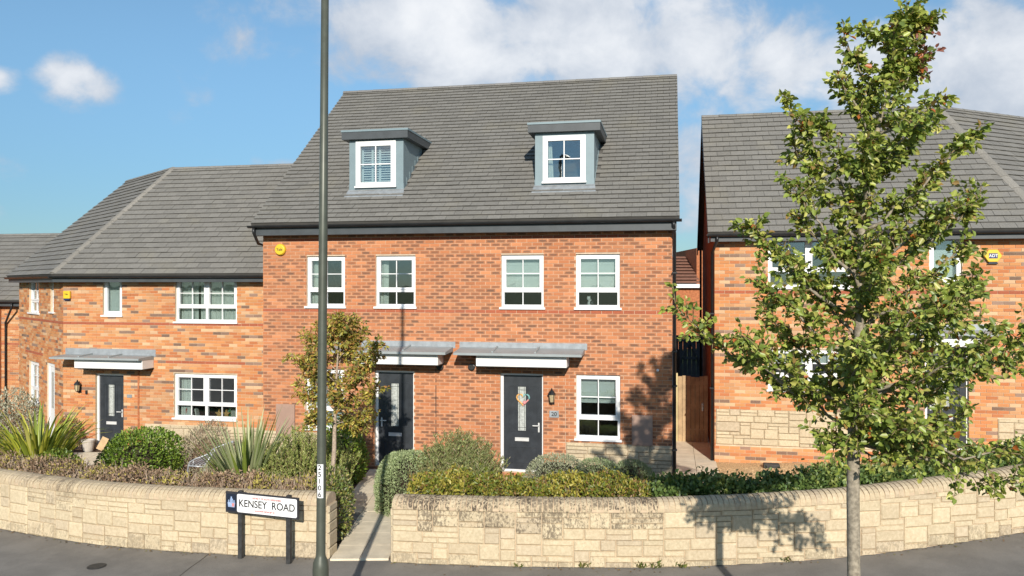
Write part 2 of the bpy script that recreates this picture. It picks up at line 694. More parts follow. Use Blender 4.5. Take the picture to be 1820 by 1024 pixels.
def gpt(u, v, lift=0.0):
    """point on the garden / pavement surface seen at a photo pixel"""
    y = 4 * F / (v - HY)
    for _ in range(12):
        x = (u - CX) / F * y
        y = (CAMZ - zt(x, y) - lift) * F / (v - HY)
    return (u - CX) / F * y, y


def at(u, v, y):
    return Vector(((u - CX) / F * y, y, CAMZ + (HY - v) / F * y))


# ------------------------------------------------------------------ ground, road, pavement
def sheet(name, xs, ys, zf, mat, kind='structure', parent=None, label=None):
    vs = [(x, y, zf(x, y)) for y in ys for x in xs]
    nx = len(xs)
    fs = [(j * nx + i, j * nx + i + 1, (j + 1) * nx + i + 1, (j + 1) * nx + i) for j in range(len(ys) - 1) for i in range(nx - 1)]
    o = MB().add(vs, fs).build(name, mat, parent, smooth=True)
    if kind and not parent:
        o['kind'] = kind
    return o


ax = [-2500, -600, -150, -60, -30] + list(np.arange(-18, 18.1, 1.0)) + [30, 60, 150, 600, 2500]
ay = [-2500, -600, -150, -60, -30, -12, -6.0] + [5.9, 6.6] + list(np.arange(8, 24.1, .8)) + [30, 45, 80, 200, 600, 2500]
sheet('ground', ax, ay, lambda x, y: zt(max(-18, min(18, x)), y) - (.35 if y < 6.3 else .06), 'grass_ground')
xs = list(np.arange(-24, 24.1, .75))
sheet('road', xs, [-5.9, 0, 6.0], lambda x, y: zp(max(-16, min(16, x))) - .125, 'road_asphalt')
sheet('pavement', xs, [6.22, 7, 8, 9, 10, 11, 12, 13, 14.2], lambda x, y: zp(max(-16, min(16, x))) - (.0 if y < 12.1 and abs(x) < 30 else 0.0), 'asphalt')
kb = MB()
for x0, x1 in zip(xs[:-1], xs[1:]):
    z0_, z1_ = zp(max(-16, min(16, x0))), zp(max(-16, min(16, x1)))
    kb.add([(x0, 6.06, z0_ - .2), (x1, 6.06, z1_ - .2), (x1, 6.22, z1_ - .2), (x0, 6.22, z0_ - .2),
            (x0, 6.08, z0_ + .004), (x1, 6.08, z1_ + .004), (x1, 6.22, z1_ + .004), (x0, 6.22, z0_ + .004)], BOXF)
kb.build('kerb', 'kerb')['kind'] = 'structure'

# ------------------------------------------------------------------ garden wall line
WL = [(-190, 900), (-90, 922), (0, 940), (150, 965), (280, 978), (430, 987), (560, 992.5), (700, 1000), (920, 1007), (1160, 1009),
      (1340, 1002), (1500, 991), (1620, 976), (1750, 957.5), (1820, 945.5), (1900, 929), (2000, 905)]


def ground_px(u, v):
    y = 4 * F / (v - HY)
    for _ in range(12):
        x = (u - CX) / F * y
        y = (CAMZ - zp(x)) * F / (v - HY)
    return np.array([(u - CX) / F * y, y])


ctrl = np.array([ground_px(u, v) for u, v in WL])


def catmull(P, n=24):
    out_ = []
    for i in range(len(P) - 1):
        p0, p1, p2, p3 = P[max(i - 1, 0)], P[i], P[i + 1], P[min(i + 2, len(P) - 1)]
        for k in range(n):
            t = k / n
            out_.append(.5 * ((2 * p1) + (-p0 + p2) * t + (2 * p0 - 5 * p1 + 4 * p2 - p3) * t * t + (-p0 + 3 * p1 - 3 * p2 + p3) * t ** 3))
    out_.append(P[-1])
    return np.array(out_)


curve = catmull(ctrl)
# light smoothing of the traced line
for _ in range(40):
    curve[1:-1] = .25 * curve[:-2] + .5 * curve[1:-1] + .25 * curve[2:]
seglen = np.concatenate([[0], np.cumsum(np.linalg.norm(np.diff(curve, axis=0), axis=1))])


def wp(s):
    return Vector((float(np.interp(s, seglen, curve[:, 0])), float(np.interp(s, seglen, curve[:, 1]))))


def wtan(s):
    return (wp(s + .08) - wp(s - .08)).normalized()


def s_at_u(u):
    us = curve[:, 0] / curve[:, 1] * F + CX
    return float(np.interp(u, us, seglen))


def wall_y(x):
    return float(np.interp(x, curve[:, 0], curve[:, 1]))


# garden bed sheet, just behind the wall line to behind the houses
gx = list(np.arange(-15.5, 14.1, .5))
vs, fs = [], []
rows = 24
for j in range(rows):
    for x in gx:
        y0 = wall_y(x) + .14
        y = y0 + (22.5 - y0) * j / (rows - 1)
        vs.append((x, y, zt(x, y) + .006 + .02 * math.sin(x * 5.1 + y * 3) * math.sin(y * 4.3 - x)))
for j in range(rows - 1):
    for i in range(len(gx) - 1):
        n_ = len(gx)
        fs.append((j * n_ + i, j * n_ + i + 1, (j + 1) * n_ + i + 1, (j + 1) * n_ + i))
MB().add(vs, fs).build('garden_bed', 'soil', smooth=True)['kind'] = 'structure'


def skyline(width, rows_n, unit, cols_choices=(2, 3, 3, 4, 4, 5, 6), r=rng, cw=.075):
    """random-coursed ashlar: list of (x, z, w, h)"""
    n = int(round(width / cw))
    cw = width / n
    h = [0] * n
    res = []
    while min(h) < rows_n:
        m_ = min(h)
        i = h.index(m_)
        L = 0
        while i + L < n and h[i + L] == m_:
            L += 1
        hh = r.choice([1, 1, 1, 2, 2, 2, 2, 3]) if m_ + 2 < rows_n else r.choice([1, 2])
        hh = min(hh, rows_n - m_)
        base = {1: (3, 4, 5, 5, 6), 2: (3, 4, 5, 5, 6, 6), 3: (4, 4, 5)}[hh]
        w = r.choice(base)
        if L - w < 3:
            w = L if L <= 7 else L - 3
        # do not line the top of a stone up with both neighbours into long beds
        for k in range(w):
            h[i + k] += hh
        res.append((i * cw, m_ * unit, w * cw, hh * unit))
    return res


# shared stone template: box with a chamfered, slightly pillowed face, unit size, front at y=0
def stone_tmpl(r):
    e = .06
    f = [(e, -.5 - r.uniform(0, .15), e * 1.6), (1 - e, -.5 - r.uniform(0, .15), e * 1.6), (1 - e, -.5 - r.uniform(0, .15), 1 - e * 1.6), (e, -.5 - r.uniform(0, .15), 1 - e * 1.6)]
    o = [(0, 0, 0), (1, 0, 0), (1, 0, 1), (0, 0, 1)]
    b_ = [(0, 1, 0), (1, 1, 0), (1, 1, 1), (0, 1, 1)]
    v = f + o + b_
    F_ = [(0, 1, 2, 3)]
    for i in range(4):
        j = (i + 1) % 4
        F_.append((i + 4, j + 4, j, i))
        F_.append((i + 8, j + 8, j + 4, i + 4))
    return Tmpl(v, F_)


stone_ts = [stone_tmpl(rng) for _ in range(6)]
stone_ms = []
for t_ in stone_ts:
    me = MB().add(t_.v, t_.f).mesh('stone')
    me.materials.append(M['stone_obj'])
    stone_ms.append(me)


def stone_col(r=rng, stain=0.0):
    k = r.random()
    a = (.59, .495, .345) if k < .6 else ((.56, .465, .325) if k < .85 else (.535, .445, .32))
    f = r.uniform(.92, 1.06)
    return (a[0] * f, a[1] * f, a[2] * f, stain)


WALL_H = .95
COPE = .165
WT = .30


def garden_wall(name, s0, s1, label, stain_f):
    mid = (s0 + s1) / 2
    p = wp(mid)
    root = empty(name, (p.x, p.y, zp(p.x)))
    inv = Matrix.Translation((p.x, p.y, zp(p.x))).inverted()
    tag(root, label, 'wall', 'low stone garden walls along the pavement')
    core = MB()
    N = int((s1 - s0) / .15)
    vs_, fs_ = [], []
    for i in range(N + 1):
        s = s0 + (s1 - s0) * i / N
        q, t = wp(s), wtan(s)
        nrm = Vector((-t.y, t.x))
        z = zp(q.x)
        for off, zz in ((0, -.15), (0, WALL_H - COPE), (WT, WALL_H - COPE), (WT, -.15)):
            vs_.append((q.x + nrm.x * off - p.x, q.y + nrm.y * off - p.y, z + zz - zp(p.x)))
    for i in range(N):
        for k in range(4):
            k2 = (k + 1) % 4
            fs_.append((i * 4 + k, (i + 1) * 4 + k, (i + 1) * 4 + k2, i * 4 + k2))
    fs_ += [(0, 1, 2, 3), tuple(N * 4 + k for k in (3, 2, 1, 0))]
    core.add(vs_, fs_)
    core.build('mortar_core', 'stone_mortar', root)
    # stones
    L = s1 - s0
    cells = skyline(L, 10, (WALL_H - COPE - .005) / 10)
    allst = []
    for (x, z, w, h) in cells:
        s = s0 + x
        a, b2 = wp(s + .005), wp(s + w - .005)
        d = b2 - a
        ang = math.atan2(d.y, d.x)
        zz = (zp(a.x) + zp(b2.x)) / 2
        sl = math.atan2(zp(b2.x) - zp(a.x), d.length)
        mt = T(a.x, a.y, zz + z + .0035) @ Matrix.Rotation(ang, 4, 'Z') @ Matrix.Rotation(-sl * 0, 4, 'Y') @ T(0, -.010 + rng.uniform(-.003, .003), 0) @ Matrix.Diagonal((d.length, .03, h - .007, 1))
        u_ = a.x / a.y * F + CX
        st = stain_f(u_) * (.75 if z + h > .62 else (.12 if z > .45 else .05))
        if z < .05:
            st = max(st, .4)
        allst.append((abs(u_ - 900), mt, stone_col(stain=st)))
    allst.sort(key=lambda e: e[0])
    rest = MB()
    for i, (_, mt, c) in enumerate(allst):
        k = rng.randrange(6)
        if i < 300:
            piece('stone', stone_ms[k], inv @ mt, root, c)
        else:
            rest.inst(stone_ts[k], inv @ mt, c)
    if rest.f:
        rest.build('stone_course', 'stone_att', root)['kind'] = 'stuff'
    # ends of the wall
    for s, sg in ((s0, -1), (s1, 1)):
        q, t = wp(s), wtan(s)
        ang = math.atan2(t.y, t.x)
        zc = 0
        k = 0
        while zc < WALL_H - COPE - .01:
            h = [.15, .225, .15, .15, .11][k % 5]
            h = min(h, WALL_H - COPE - zc)
            mt = T(q.x, q.y, zp(q.x) + zc + .004) @ Matrix.Rotation(ang + sg * R(90), 4, 'Z')
            mt = mt @ (T(.002, -.014, 0) if sg > 0 else T(-WT + .0, -.014, 0)) @ Matrix.Diagonal((WT, .03, h - .009, 1))
            piece('stone', stone_ms[k % 6], inv @ mt, root, stone_col())
            zc += h
            k += 1
    # coping: bricks on edge with a rounded top
    prof = [(-.035, 0)]
    for k in range(9):
        a = math.pi * (1 - k / 8)
        prof.append((WT / 2 + (WT / 2 + .035) * math.cos(a), .05 + .115 * math.sin(a)))
    prof.append((WT + .035, 0))
    n_ = len(prof)
    cw = .0655
    v = [(0, y, z) for y, z in prof] + [(cw, y, z) for y, z in prof]
    f = [tuple(range(n_)), tuple(range(2 * n_ - 1, n_ - 1, -1))] + [(i, i + n_, (i + 1) % n_ + n_, (i + 1) % n_) for i in range(n_)]
    f = [tuple(reversed(q)) for q in f]
    cm = MB().add(v, f).mesh('coping_brick')
    cm.materials.append(M['stone_obj'])
    # bed of mortar under and between the coping bricks
    bed = MB()
    vs_, fs_ = [], []
    prof2 = [(y * .985 + .002, max(0.0, z - .014)) for y, z in prof]
    for i in range(N + 1):
        s = s0 + .004 + (s1 - s0 - .008) * i / N
        q, t = wp(s), wtan(s)
        nrm = Vector((-t.y, t.x))
        for y, z in prof2:
            vs_.append((q.x + nrm.x * y - p.x, q.y + nrm.y * y - p.y, zp(q.x) + WALL_H - COPE + z - zp(p.x)))
    for i in range(N):
        for k in range(n_):
            k2 = (k + 1) % n_
            fs_.append((i * n_ + k, (i + 1) * n_ + k, (i + 1) * n_ + k2, i * n_ + k2))
    fs_ += [tuple(range(n_)), tuple(N * n_ + k for k in range(n_ - 1, -1, -1))]
    bed.add(vs_, fs_).build('coping_mortar', 'stone_mortar', root)
    nb = int(L / .0775)
    pitch = L / nb
    for i in range(nb):
        s = s0 + (i + .5) * pitch
        q, t = wp(s), wtan(s)
        ang = math.atan2(t.y, t.x)
        u_ = q.x / q.y * F + CX
        mt = T(q.x, q.y, zp(q.x) + WALL_H - COPE + .001) @ Matrix.Rotation(ang, 4, 'Z') @ T(-cw / 2, rng.uniform(-.004, .004), rng.uniform(-.003, .003)) @ Matrix.Rotation(rng.gauss(0, .012), 4, 'Z')
        c = stone_col(stain=min(1, max(0, stain_f(u_) + (rng.uniform(-.35, .15) if stain_f(u_) > .2 else 0))))
        k = .92
        c = (c[0] * k, c[1] * k * .98, c[2] * k * .97, c[3])
        piece('coping_brick', cm, inv @ mt, root, c)
    return root


SL0, SL1 = 0.05, s_at_u(582)
SR0, SR1 = s_at_u(697), seglen[-1] - .05


def stain_left(u):
    return .55 if 40 < u < 135 else .04


def stain_right(u):
    return 1.0 if 700 < u < 1165 else .03


garden_wall('garden_wall', SL0, SL1, 'pale stone garden wall behind the street name sign, curving off left', stain_left)
garden_wall('garden_wall', SR0, SR1, 'pale stone garden wall with lichen-stained coping, curving off behind the street tree', stain_right)

# ================================================================== houses
TH = R(11.31)
E = Vector((math.cos(TH), -math.sin(TH)))
NN = Vector((math.sin(TH), math.cos(TH)))


class House:
    """local frame: x along the facade, y inward, z up from floor"""

    def __init__(s, name, ndist, u0, z0, label):
        s.nd = ndist
        d = Vector(((u0 - CX) / F, 1.0))
        t = ndist / d.dot(NN)
        s.o = d * t
        s.z0 = z0
        s.root = empty(name, (s.o.x, s.o.y, z0), -TH)
        tag(s.root, label, 'house')

    def px(s, u, v, dep=0.0):
        d = Vector(((u - CX) / F, 1.0))
        t = (s.nd + dep) / d.dot(NN)
        p = d * t
        return (p - s.o).dot(E), CAMZ + (HY - v) / F * t - s.z0

    def rect(s, u0, u1, v0, v1, dep=0.0):
        x0, zt0 = s.px(u0, v0, dep)
        x1, zt1 = s.px(u1, v0, dep)
        _, zb0 = s.px(u0, v1, dep)
        _, zb1 = s.px(u1, v1, dep)
        return x0, x1, (zb0 + zb1) / 2, (zt0 + zt1) / 2

    def world(s, x, y, z=0):
        q = s.o + E * x + NN * y
        return Vector((q.x, q.y, z + s.z0))


BR_W, BR_H, BR_D = .215, .065, .06
bt = Tmpl(box_v(0, 1, 0, 1, 0, 1), BOXF, [FUV] + [EUV] * 5)
brick_mesh = MB().add(bt.v, bt.f, None, bt.uv).mesh('brick')
brick_mesh.materials.append(M['brick_obj'])


def col_main(x, z, r):
    f = r.uniform(.86, 1.12)
    a = r.choice([(.52, .20, .088), (.49, .18, .078), (.55, .22, .10), (.46, .165, .072)])
    al = r.uniform(.45, .85) if r.random() < .52 else r.uniform(0, .2)
    return (a[0] * f, a[1] * f, a[2] * f, al)


RUN = {}


def col_multi(x, z, r):
    key = round(z / .075)
    n_ = math.sin(x * 2.3 + key * 2.7) + math.sin(x * 5.1 - key * 1.9) * .6 + math.sin(key * 4.3) * .5 + r.uniform(-1, 1) * .75
    f = r.uniform(.9, 1.1)
    if n_ > 1.30:
        a = (.165, .11, .085)
        f = r.uniform(.85, 1.8)
    elif n_ < -1.25:
        a = (.62, .40, .235)
    else:
        a = r.choice([(.56, .23, .085), (.53, .20, .075), (.58, .26, .10), (.54, .27, .125), (.58, .31, .15), (.48, .16, .06)])
    return (a[0] * f, a[1] * f, a[2] * f, r.uniform(0, .12))


RED = (.36, .088, .045)


def clip_rect(x0, x1, z0, z1, ops):
    parts = [(x0, x1, z0, z1)]
    for (a0, a1, b0, b1) in ops:
        new = []
        for (p0, p1, q0, q1) in parts:
            if p1 <= a0 or p0 >= a1 or q1 <= b0 or q0 >= b1:
                new.append((p0, p1, q0, q1))
                continue
            ov = min(q1, b1) - max(q0, b0)
            if ov < .5 * (q1 - q0):
                # trim in height over the overlapping part
                if q0 < b0:
                    new.append((p0, p1, q0, b0))
                else:
                    new.append((p0, p1, b1, q1))
                continue
            if p0 < a0:
                new.append((p0, a0 - .002, q0, q1))
            if p1 > a1:
                new.append((a1 + .002, p1, q0, q1))
        parts = new
    return [p for p in parts if p[1] - p[0] > .025 and p[3] - p[2] > .012]


def wall_panel(parent, W, z0, z1, ops, mat, name='wall', th=.28, loc=None, tops=None):
    xs_ = sorted(set([0, W] + [min(max(o[0], 0), W) for o in ops] + [min(max(o[1], 0), W) for o in ops]))
    zs_ = sorted(set([z0, z1] + [min(max(o[2], z0), z1) for o in ops] + [min(max(o[3], z0), z1) for o in ops]))

    def solid(i, j):
        if i < 0 or j < 0 or i >= len(xs_) - 1 or j >= len(zs_) - 1:
            return False
        cx_, cz_ = (xs_[i] + xs_[i + 1]) / 2, (zs_[j] + zs_[j + 1]) / 2
        return not any(o[0] < cx_ < o[1] and o[2] < cz_ < o[3] for o in ops)

    mb = MB()
    for i in range(len(xs_) - 1):
        for j in range(len(zs_) - 1):
            if not solid(i, j):
                continue
            a, b2, c, d = xs_[i], xs_[i + 1], zs_[j], zs_[j + 1]
            mb.add([(a, 0, c), (b2, 0, c), (b2, 0, d), (a, 0, d)], [(0, 1, 2, 3)])
            mb.add([(a, th, c), (b2, th, c), (b2, th, d), (a, th, d)], [(3, 2, 1, 0)])
            if not solid(i - 1, j):
                mb.add([(a, 0, c), (a, th, c), (a, th, d), (a, 0, d)], [(3, 2, 1, 0)])
            if not solid(i + 1, j):
                mb.add([(b2, 0, c), (b2, th, c), (b2, th, d), (b2, 0, d)], [(0, 1, 2, 3)])
            if not solid(i, j - 1):
                mb.add([(a, 0, c), (b2, 0, c), (b2, th, c), (a, th, c)], [(3, 2, 1, 0)])
            if not solid(i, j + 1):
                mb.add([(a, 0, d), (b2, 0, d), (b2, th, d), (a, th, d)], [(0, 1, 2, 3)])
    o = mb.build(name, mat, parent)
    if loc is not None:
        o.matrix_local = loc
    return o


def bricks(parent, W, z0, z1, ops, colf, zref, reds, npieces, prio, seed, stones=(), sub=Matrix.Identity(4), reveal=True):
    """brick skin on a wall panel. zref: z of a bed joint. reds: list of (course z, x0, x1). stones: plinth rects."""
    r = random.Random(seed)
    holes = list(ops) + list(stones)
    k0 = math.floor((z0 - zref) / .075)
    lst = []
    k = k0
    while True:
        z = zref + k * .075
        if z > z1 - .03:
            break
        off = 0 if k % 2 == 0 else -.1125
        x = off
        if z + .065 > z0 + .02:
            while x < W:
                a, b2 = max(x, 0.0), min(x + .215, W)
                if b2 - a > .03:
                    for (p0, p1, q0, q1) in clip_rect(a, b2, max(z, z0), min(z + .065, z1), holes):
                        c = colf((p0 + p1) / 2, z, r)
                        for (rz, rx0, rx1) in reds:
                            if abs(z - rz) < .03 and rx0 <= (p0 + p1) / 2 <= rx1:
                                f = r.uniform(.9, 1.12)
                                c = (RED[0] * f, RED[1] * f, RED[2] * f, .05)
                        full = abs((p1 - p0) - .215) < .001 and abs((q1 - q0) - .065) < .001
                        pr = -.010 + r.uniform(-.0025, .002)
                        mt = sub @ T(p0, pr, q0) @ Matrix.Diagonal((p1 - p0, .05, q1 - q0, 1))
                        lst.append((prio((p0 + p1) / 2, (q0 + q1) / 2) if full else 1e9, mt, c))
                x += .225
        k += 1
    order = sorted(range(len(lst)), key=lambda i: lst[i][0])
    mb = MB()
    for n_, i in enumerate(order):
        p, mt, c = lst[i]
        if n_ < npieces and p < 1e8:
            piece('brick', brick_mesh, mt, parent, c)
        else:
            mb.inst(bt, mt, c)
    if mb.f:
        mb.build('brickwork', 'brick_att', parent)['kind'] = 'stuff'
    # stone plinths
    for (a0, a1, b0, b1) in stones:
        rows_ = max(2, int(round((b1 - b0) / .075)))
        for (x, z, w, h) in skyline(a1 - a0, rows_, (b1 - b0) / rows_, r=r):
            for (p0, p1, q0, q1) in clip_rect(a0 + x + .004, a0 + x + w - .004, b0 + z + .004, b0 + z + h - .004, ops):
                kk = r.randrange(6)
                piece('stone', stone_ms[kk], sub @ T(p0, -.018, q0) @ Matrix.Diagonal((p1 - p0, .03, q1 - q0, 1)), parent, stone_col(r, .08))


def pane(parent, x0, x1, z0, z1, y, base=Matrix.Identity(4)):
    mb = MB().box(x0, x1, y, y + .008, z0, z1)
    return put(mb.build('pane', 'glass', parent), base)


def put(o, mat4):
    o.matrix_local = mat4
    return o


def ring(mb, x0, x1, z0, z1, w, y0, y1, wb=None):
    wb = wb or w
    mb.box(x0, x1, y0, y1, z0, z0 + wb)
    mb.box(x0, x1, y0, y1, z1 - w, z1)
    mb.box(x0, x0 + w, y0, y1, z0 + wb, z1 - w)
    mb.box(x1 - w, x1, y0, y1, z0 + wb, z1 - w)


def window(parent, x0, x1, z0, z1, cols=1, split=.34, bars=True, fill=None, y=.05, sill=True, sub=Matrix.Identity(4), name='window', toplight=False):
    """white framed window; z0 is the underside of the sill"""
    sh = .045 if sill else 0
    zb = z0 + sh
    fw = .052
    mb = MB()
    ring(mb, x0 + .003, x1 - .003, zb, z1 - .003, fw, y, y + .07)
    wcol = (x1 - x0) / cols
    for i in range(1, cols):
        mb.box(x0 + wcol * i - .03, x0 + wcol * i + .03, y + .001, y + .069, zb + fw, z1 - fw - .003)
    ztr = zb + (z1 - zb) * split if split else None
    if split:
        for i in range(cols):
            a = x0 + wcol * i + (fw if i == 0 else .03)
            b2 = x0 + wcol * (i + 1) - (fw if i == cols - 1 else .03)
            mb.box(a, b2, y + .002, y + .068, ztr - .028, ztr + .028)
    w = mb.build(name, 'upvc', parent)
    put(w, sub)
    for i in range(cols):
        a = x0 + wcol * i + (fw if i == 0 else .03)
        b2 = x0 + wcol * (i + 1) - (fw if i == cols - 1 else .03)
        cells = [(ztr + .028, z1 - fw - .003, True)] if split else [(zb + fw, z1 - fw - .003, True)]
        if split:
            cells.append((zb + fw, ztr - .028, False))
        for (c0, c1, openable) in cells:
            if openable:
                sm = MB()
                ring(sm, a + .002, b2 - .002, c0 + .002, c1 - .002, .042, y - .012, y + .045)
                sm.build('sash', 'upvc', w)
                p0, p1, q0, q1 = a + .042, b2 - .042, c0 + .042, c1 - .042
            else:
                p0, p1, q0, q1 = a, b2, c0, c1
            if bars:
                g = MB()
                xm = (p0 + p1) / 2
                g.box(xm - .009, xm + .009, y + .012, y + .034, q0, q1)
                g.build('glazing_bar', 'upvc', w)
                if openable:
                    zm = (q0 + q1) / 2
                    g = MB()
                    g.box(p0, p1, y + .013, y + .033, zm - .009, zm + .009)
                    g.build('glazing_bar', 'upvc', w)
                    zz = [(q0, zm), (zm, q1)]
                else:
                    zz = [(q0, q1)]
                for (s0_, s1_) in zz:
                    for (t0, t1) in ((p0, xm), (xm, p1)):
                        MB().box(t0, t1, y + .036, y + .042, s0_, s1_).build('pane', 'glass', w)
            else:
                MB().box(p0, p1, y + .036, y + .042, q0, q1).build('pane', 'glass', w)
    if sill:
        sm = MB()
        sm.add(box_v(x0 - .035, x1 + .035, -.055, y + .07, z0, z0 + sh - .001), BOXF)
        sm.build('sill', 'upvc', w)
    yb = y + .13
    if fill:
        for item in fill:
            kind = item[0]
            if kind == 'blind':
                drop = item[1]
                zt_ = z1 - fw
                zbm = zt_ - (zt_ - zb) * drop
                bm_ = MB().box(x0 + .05, x1 - .05, yb, yb + .006, zbm, zt_)
                n_ = int((zt_ - zbm) / .17)
                for q in range(1, n_ + 1):
                    bm_.box(x0 + .05, x1 - .05, yb - .006, yb - .0005, zt_ - q * .17, zt_ - q * .17 + .012)
                bm_.box(x0 + .05, x1 - .05, yb - .01, yb + .012, zbm - .02, zbm)
                bm_.build('blind', 'blind', w)
            elif kind == 'venetian':
                bm_ = MB()
                q = zb + .05
                while q < z1 - .06:
                    bm_.add([(x0 + .06, yb, q), (x1 - .06, yb, q), (x1 - .06, yb + .03, q + .018), (x0 + .06, yb + .03, q + .018)], [(0, 1, 2, 3)])
                    q += .032
                bm_.build('blind', 'blind', w)
            elif kind == 'curtain':
                c0, c1 = x0 + (x1 - x0) * item[1], x0 + (x1 - x0) * item[2]
                n_ = max(6, int((c1 - c0) / .022))
                vs_, fs_ = [], []
                for q in range(n_ + 1):
                    xx = c0 + (c1 - c0) * q / n_
                    yy = yb + .04 + .022 * math.sin(q * 1.15) + .008 * math.sin(q * .37)
                    vs_ += [(xx, yy, zb - .1), (xx, yy + .004, z1 - .03)]
                for q in range(n_):
                    fs_.append((q * 2, q * 2 + 2, q * 2 + 3, q * 2 + 1))
                MB().add(vs_, fs_).build('curtain', 'curtain', w, smooth=True)
    return w


def door(parent, x0, x1, z0, z1, y=.06, frame_top=True, hinge_left=True, sub=Matrix.Identity(4)):
    mb = MB()
    fw = .06
    mb.box(x0 + .003, x0 + fw, y, y + .09, z0, z1 - .003)
    mb.box(x1 - fw * .55, x1 - .003, y, y + .09, z0, z1 - .003)
    mb.box(x0 + fw, x1 - fw * .55, y, y + .09, z1 - fw * .7, z1 - .003)
    mb.box(x0 + fw, x1 - fw * .55, y, y + .10, z0, z0 + .04)
    d = mb.build('door', 'upvc', parent)
    put(d, sub)
    a, b2, c, e = x0 + fw + .004, x1 - fw * .55 - .004, z0 + .045, z1 - fw * .7 - .004
    leaf = MB().box(a, b2, y + .03, y + .075, c, e)
    leaf.build('door_leaf', 'door_black', d)
    w, h = b2 - a, e - c
    # raised panels
    xm = (a + b2) / 2 - .02
    pm = MB()
    for (p0, p1, q0, q1) in ((a + .10, xm - .15, c + .80, e - .22), (xm + .15, b2 - .10, c + .80, e - .22), (a + .10, b2 - .10, c + .13, c + .48)):
        ring(pm, p0, p1, q0, q1, .018, y + .022, y + .031)
    pm.build('panel_moulding', 'door_black', d)
    gz0, gz1 = c + .80, e - .22
    gf = MB()
    ring(gf, xm - .105, xm + .105, gz0, gz1, .022, y + .016, y + .034)
    gf.build('glass_surround', 'door_black', d)
    MB().box(xm - .083, xm + .083, y + .024, y + .029, gz0 + .022, gz1 - .022).build('pane', 'frosted', d)
    ld = MB()
    for xx in (xm - .055, xm + .055):
        ld.box(xx - .004, xx + .004, y + .019, y + .0235, gz0 + .03, gz1 - .03)
    for zz in (gz0 + .09, gz1 - .09):
        ld.box(xm - .08, xm + .08, y + .018, y + .0225, zz - .004, zz + .004)
    ld.build('leading', 'chrome', d)
    lb = MB()
    ring(lb, xm - .15, xm + .15, c + .60, c + .675, .015, y + .012, y + .031)
    lb.box(xm - .134, xm + .134, y + .020, y + .029, c + .616, c + .659)
    lb.build('letterbox', 'silver', d)
    hx = b2 - .07 if hinge_left else a + .07
    sgn = -1 if hinge_left else 1
    hm = MB()
    hm.box(hx - .016, hx + .016, y + .014, y + .031, c + .80, c + 1.0)
    hm.box(hx - .01, hx + .01, y - .03, y + .014, c + .935, c + .955)
    hm.box(hx + sgn * .125, hx + (-sgn) * .01, y - .046, y - .028, c + .935, c + .955)
    hm.build('handle', 'silver', d)
    return d


def gutter(parent, x0, x1, y, ztop, sub=Matrix.Identity(4), seam=2.0):
    """half round gutter with brackets; returns the part"""
    prof = [(y - .058 + .058 * math.cos(a) - 0, ztop - .0 - .058 * math.sin(a) * 1.0) for a in np.linspace(0, math.pi, 8)]
    inner = [(y - .058 + .052 * math.cos(a), ztop - .052 * math.sin(a)) for a in np.linspace(math.pi, 0, 8)]
    poly = prof + inner
    n_ = len(poly)
    vs_ = [(x0, a, b2) for a, b2 in poly] + [(x1, a, b2) for a, b2 in poly]
    fs_ = [(i, (i + 1) % n_, (i + 1) % n_ + n_, i + n_) for i in range(n_)] + [tuple(range(n_)), tuple(range(2 * n_ - 1, n_ - 1, -1))]
    g = MB().add(vs_, fs_).build('gutter', 'black_plastic', parent)
    put(g, sub)
    x = x0 + .5
    while x < x1:
        pr = [(y - .058 + .063 * math.cos(a), ztop + .004 - .063 * math.sin(a)) for a in np.linspace(0, math.pi, 8)]
        pr2 = [(y - .058 + .0585 * math.cos(a), ztop + .004 - .0585 * math.sin(a)) for a in np.linspace(math.pi, 0, 8)]
        po = pr + pr2
        m_ = len(po)
        vs_ = [(x, a, b2) for a, b2 in po] + [(x + .035, a, b2) for a, b2 in po]
        fs_ = [(i, (i + 1) % m_, (i + 1) % m_ + m_, i + m_) for i in range(m_)] + [tuple(range(m_)), tuple(range(2 * m_ - 1, m_ - 1, -1))]
        MB().add(vs_, fs_).build('bracket', 'black_plastic', g)
        x += seam / 2
    return g


def clip_poly(poly, clip):
    out_ = poly
    n_ = len(clip)
    for i in range(n_):
        (ax_, ay_), (bx_, by_) = clip[i], clip[(i + 1) % n_]
        ex, ey = bx_ - ax_, by_ - ay_
        inp, out_ = out_, []
        for j in range(len(inp)):
            p, q = inp[j], inp[(j + 1) % len(inp)]
            dp = ex * (p[1] - ay_) - ey * (p[0] - ax_)
            dq = ex * (q[1] - ay_) - ey * (q[0] - ax_)
            if dp >= 0:
                out_.append(p)
            if (dp >= 0) != (dq >= 0):
                t = dp / (dp - dq)
                out_.append((p[0] + (q[0] - p[0]) * t, p[1] + (q[1] - p[1]) * t))
        if len(out_) < 3:
            return []
    return out_


def area(p):
    return abs(sum(p[i][0] * p[(i + 1) % len(p)][1] - p[(i + 1) % len(p)][0] * p[i][1] for i in range(len(p)))) / 2


TILE_MESH = {}


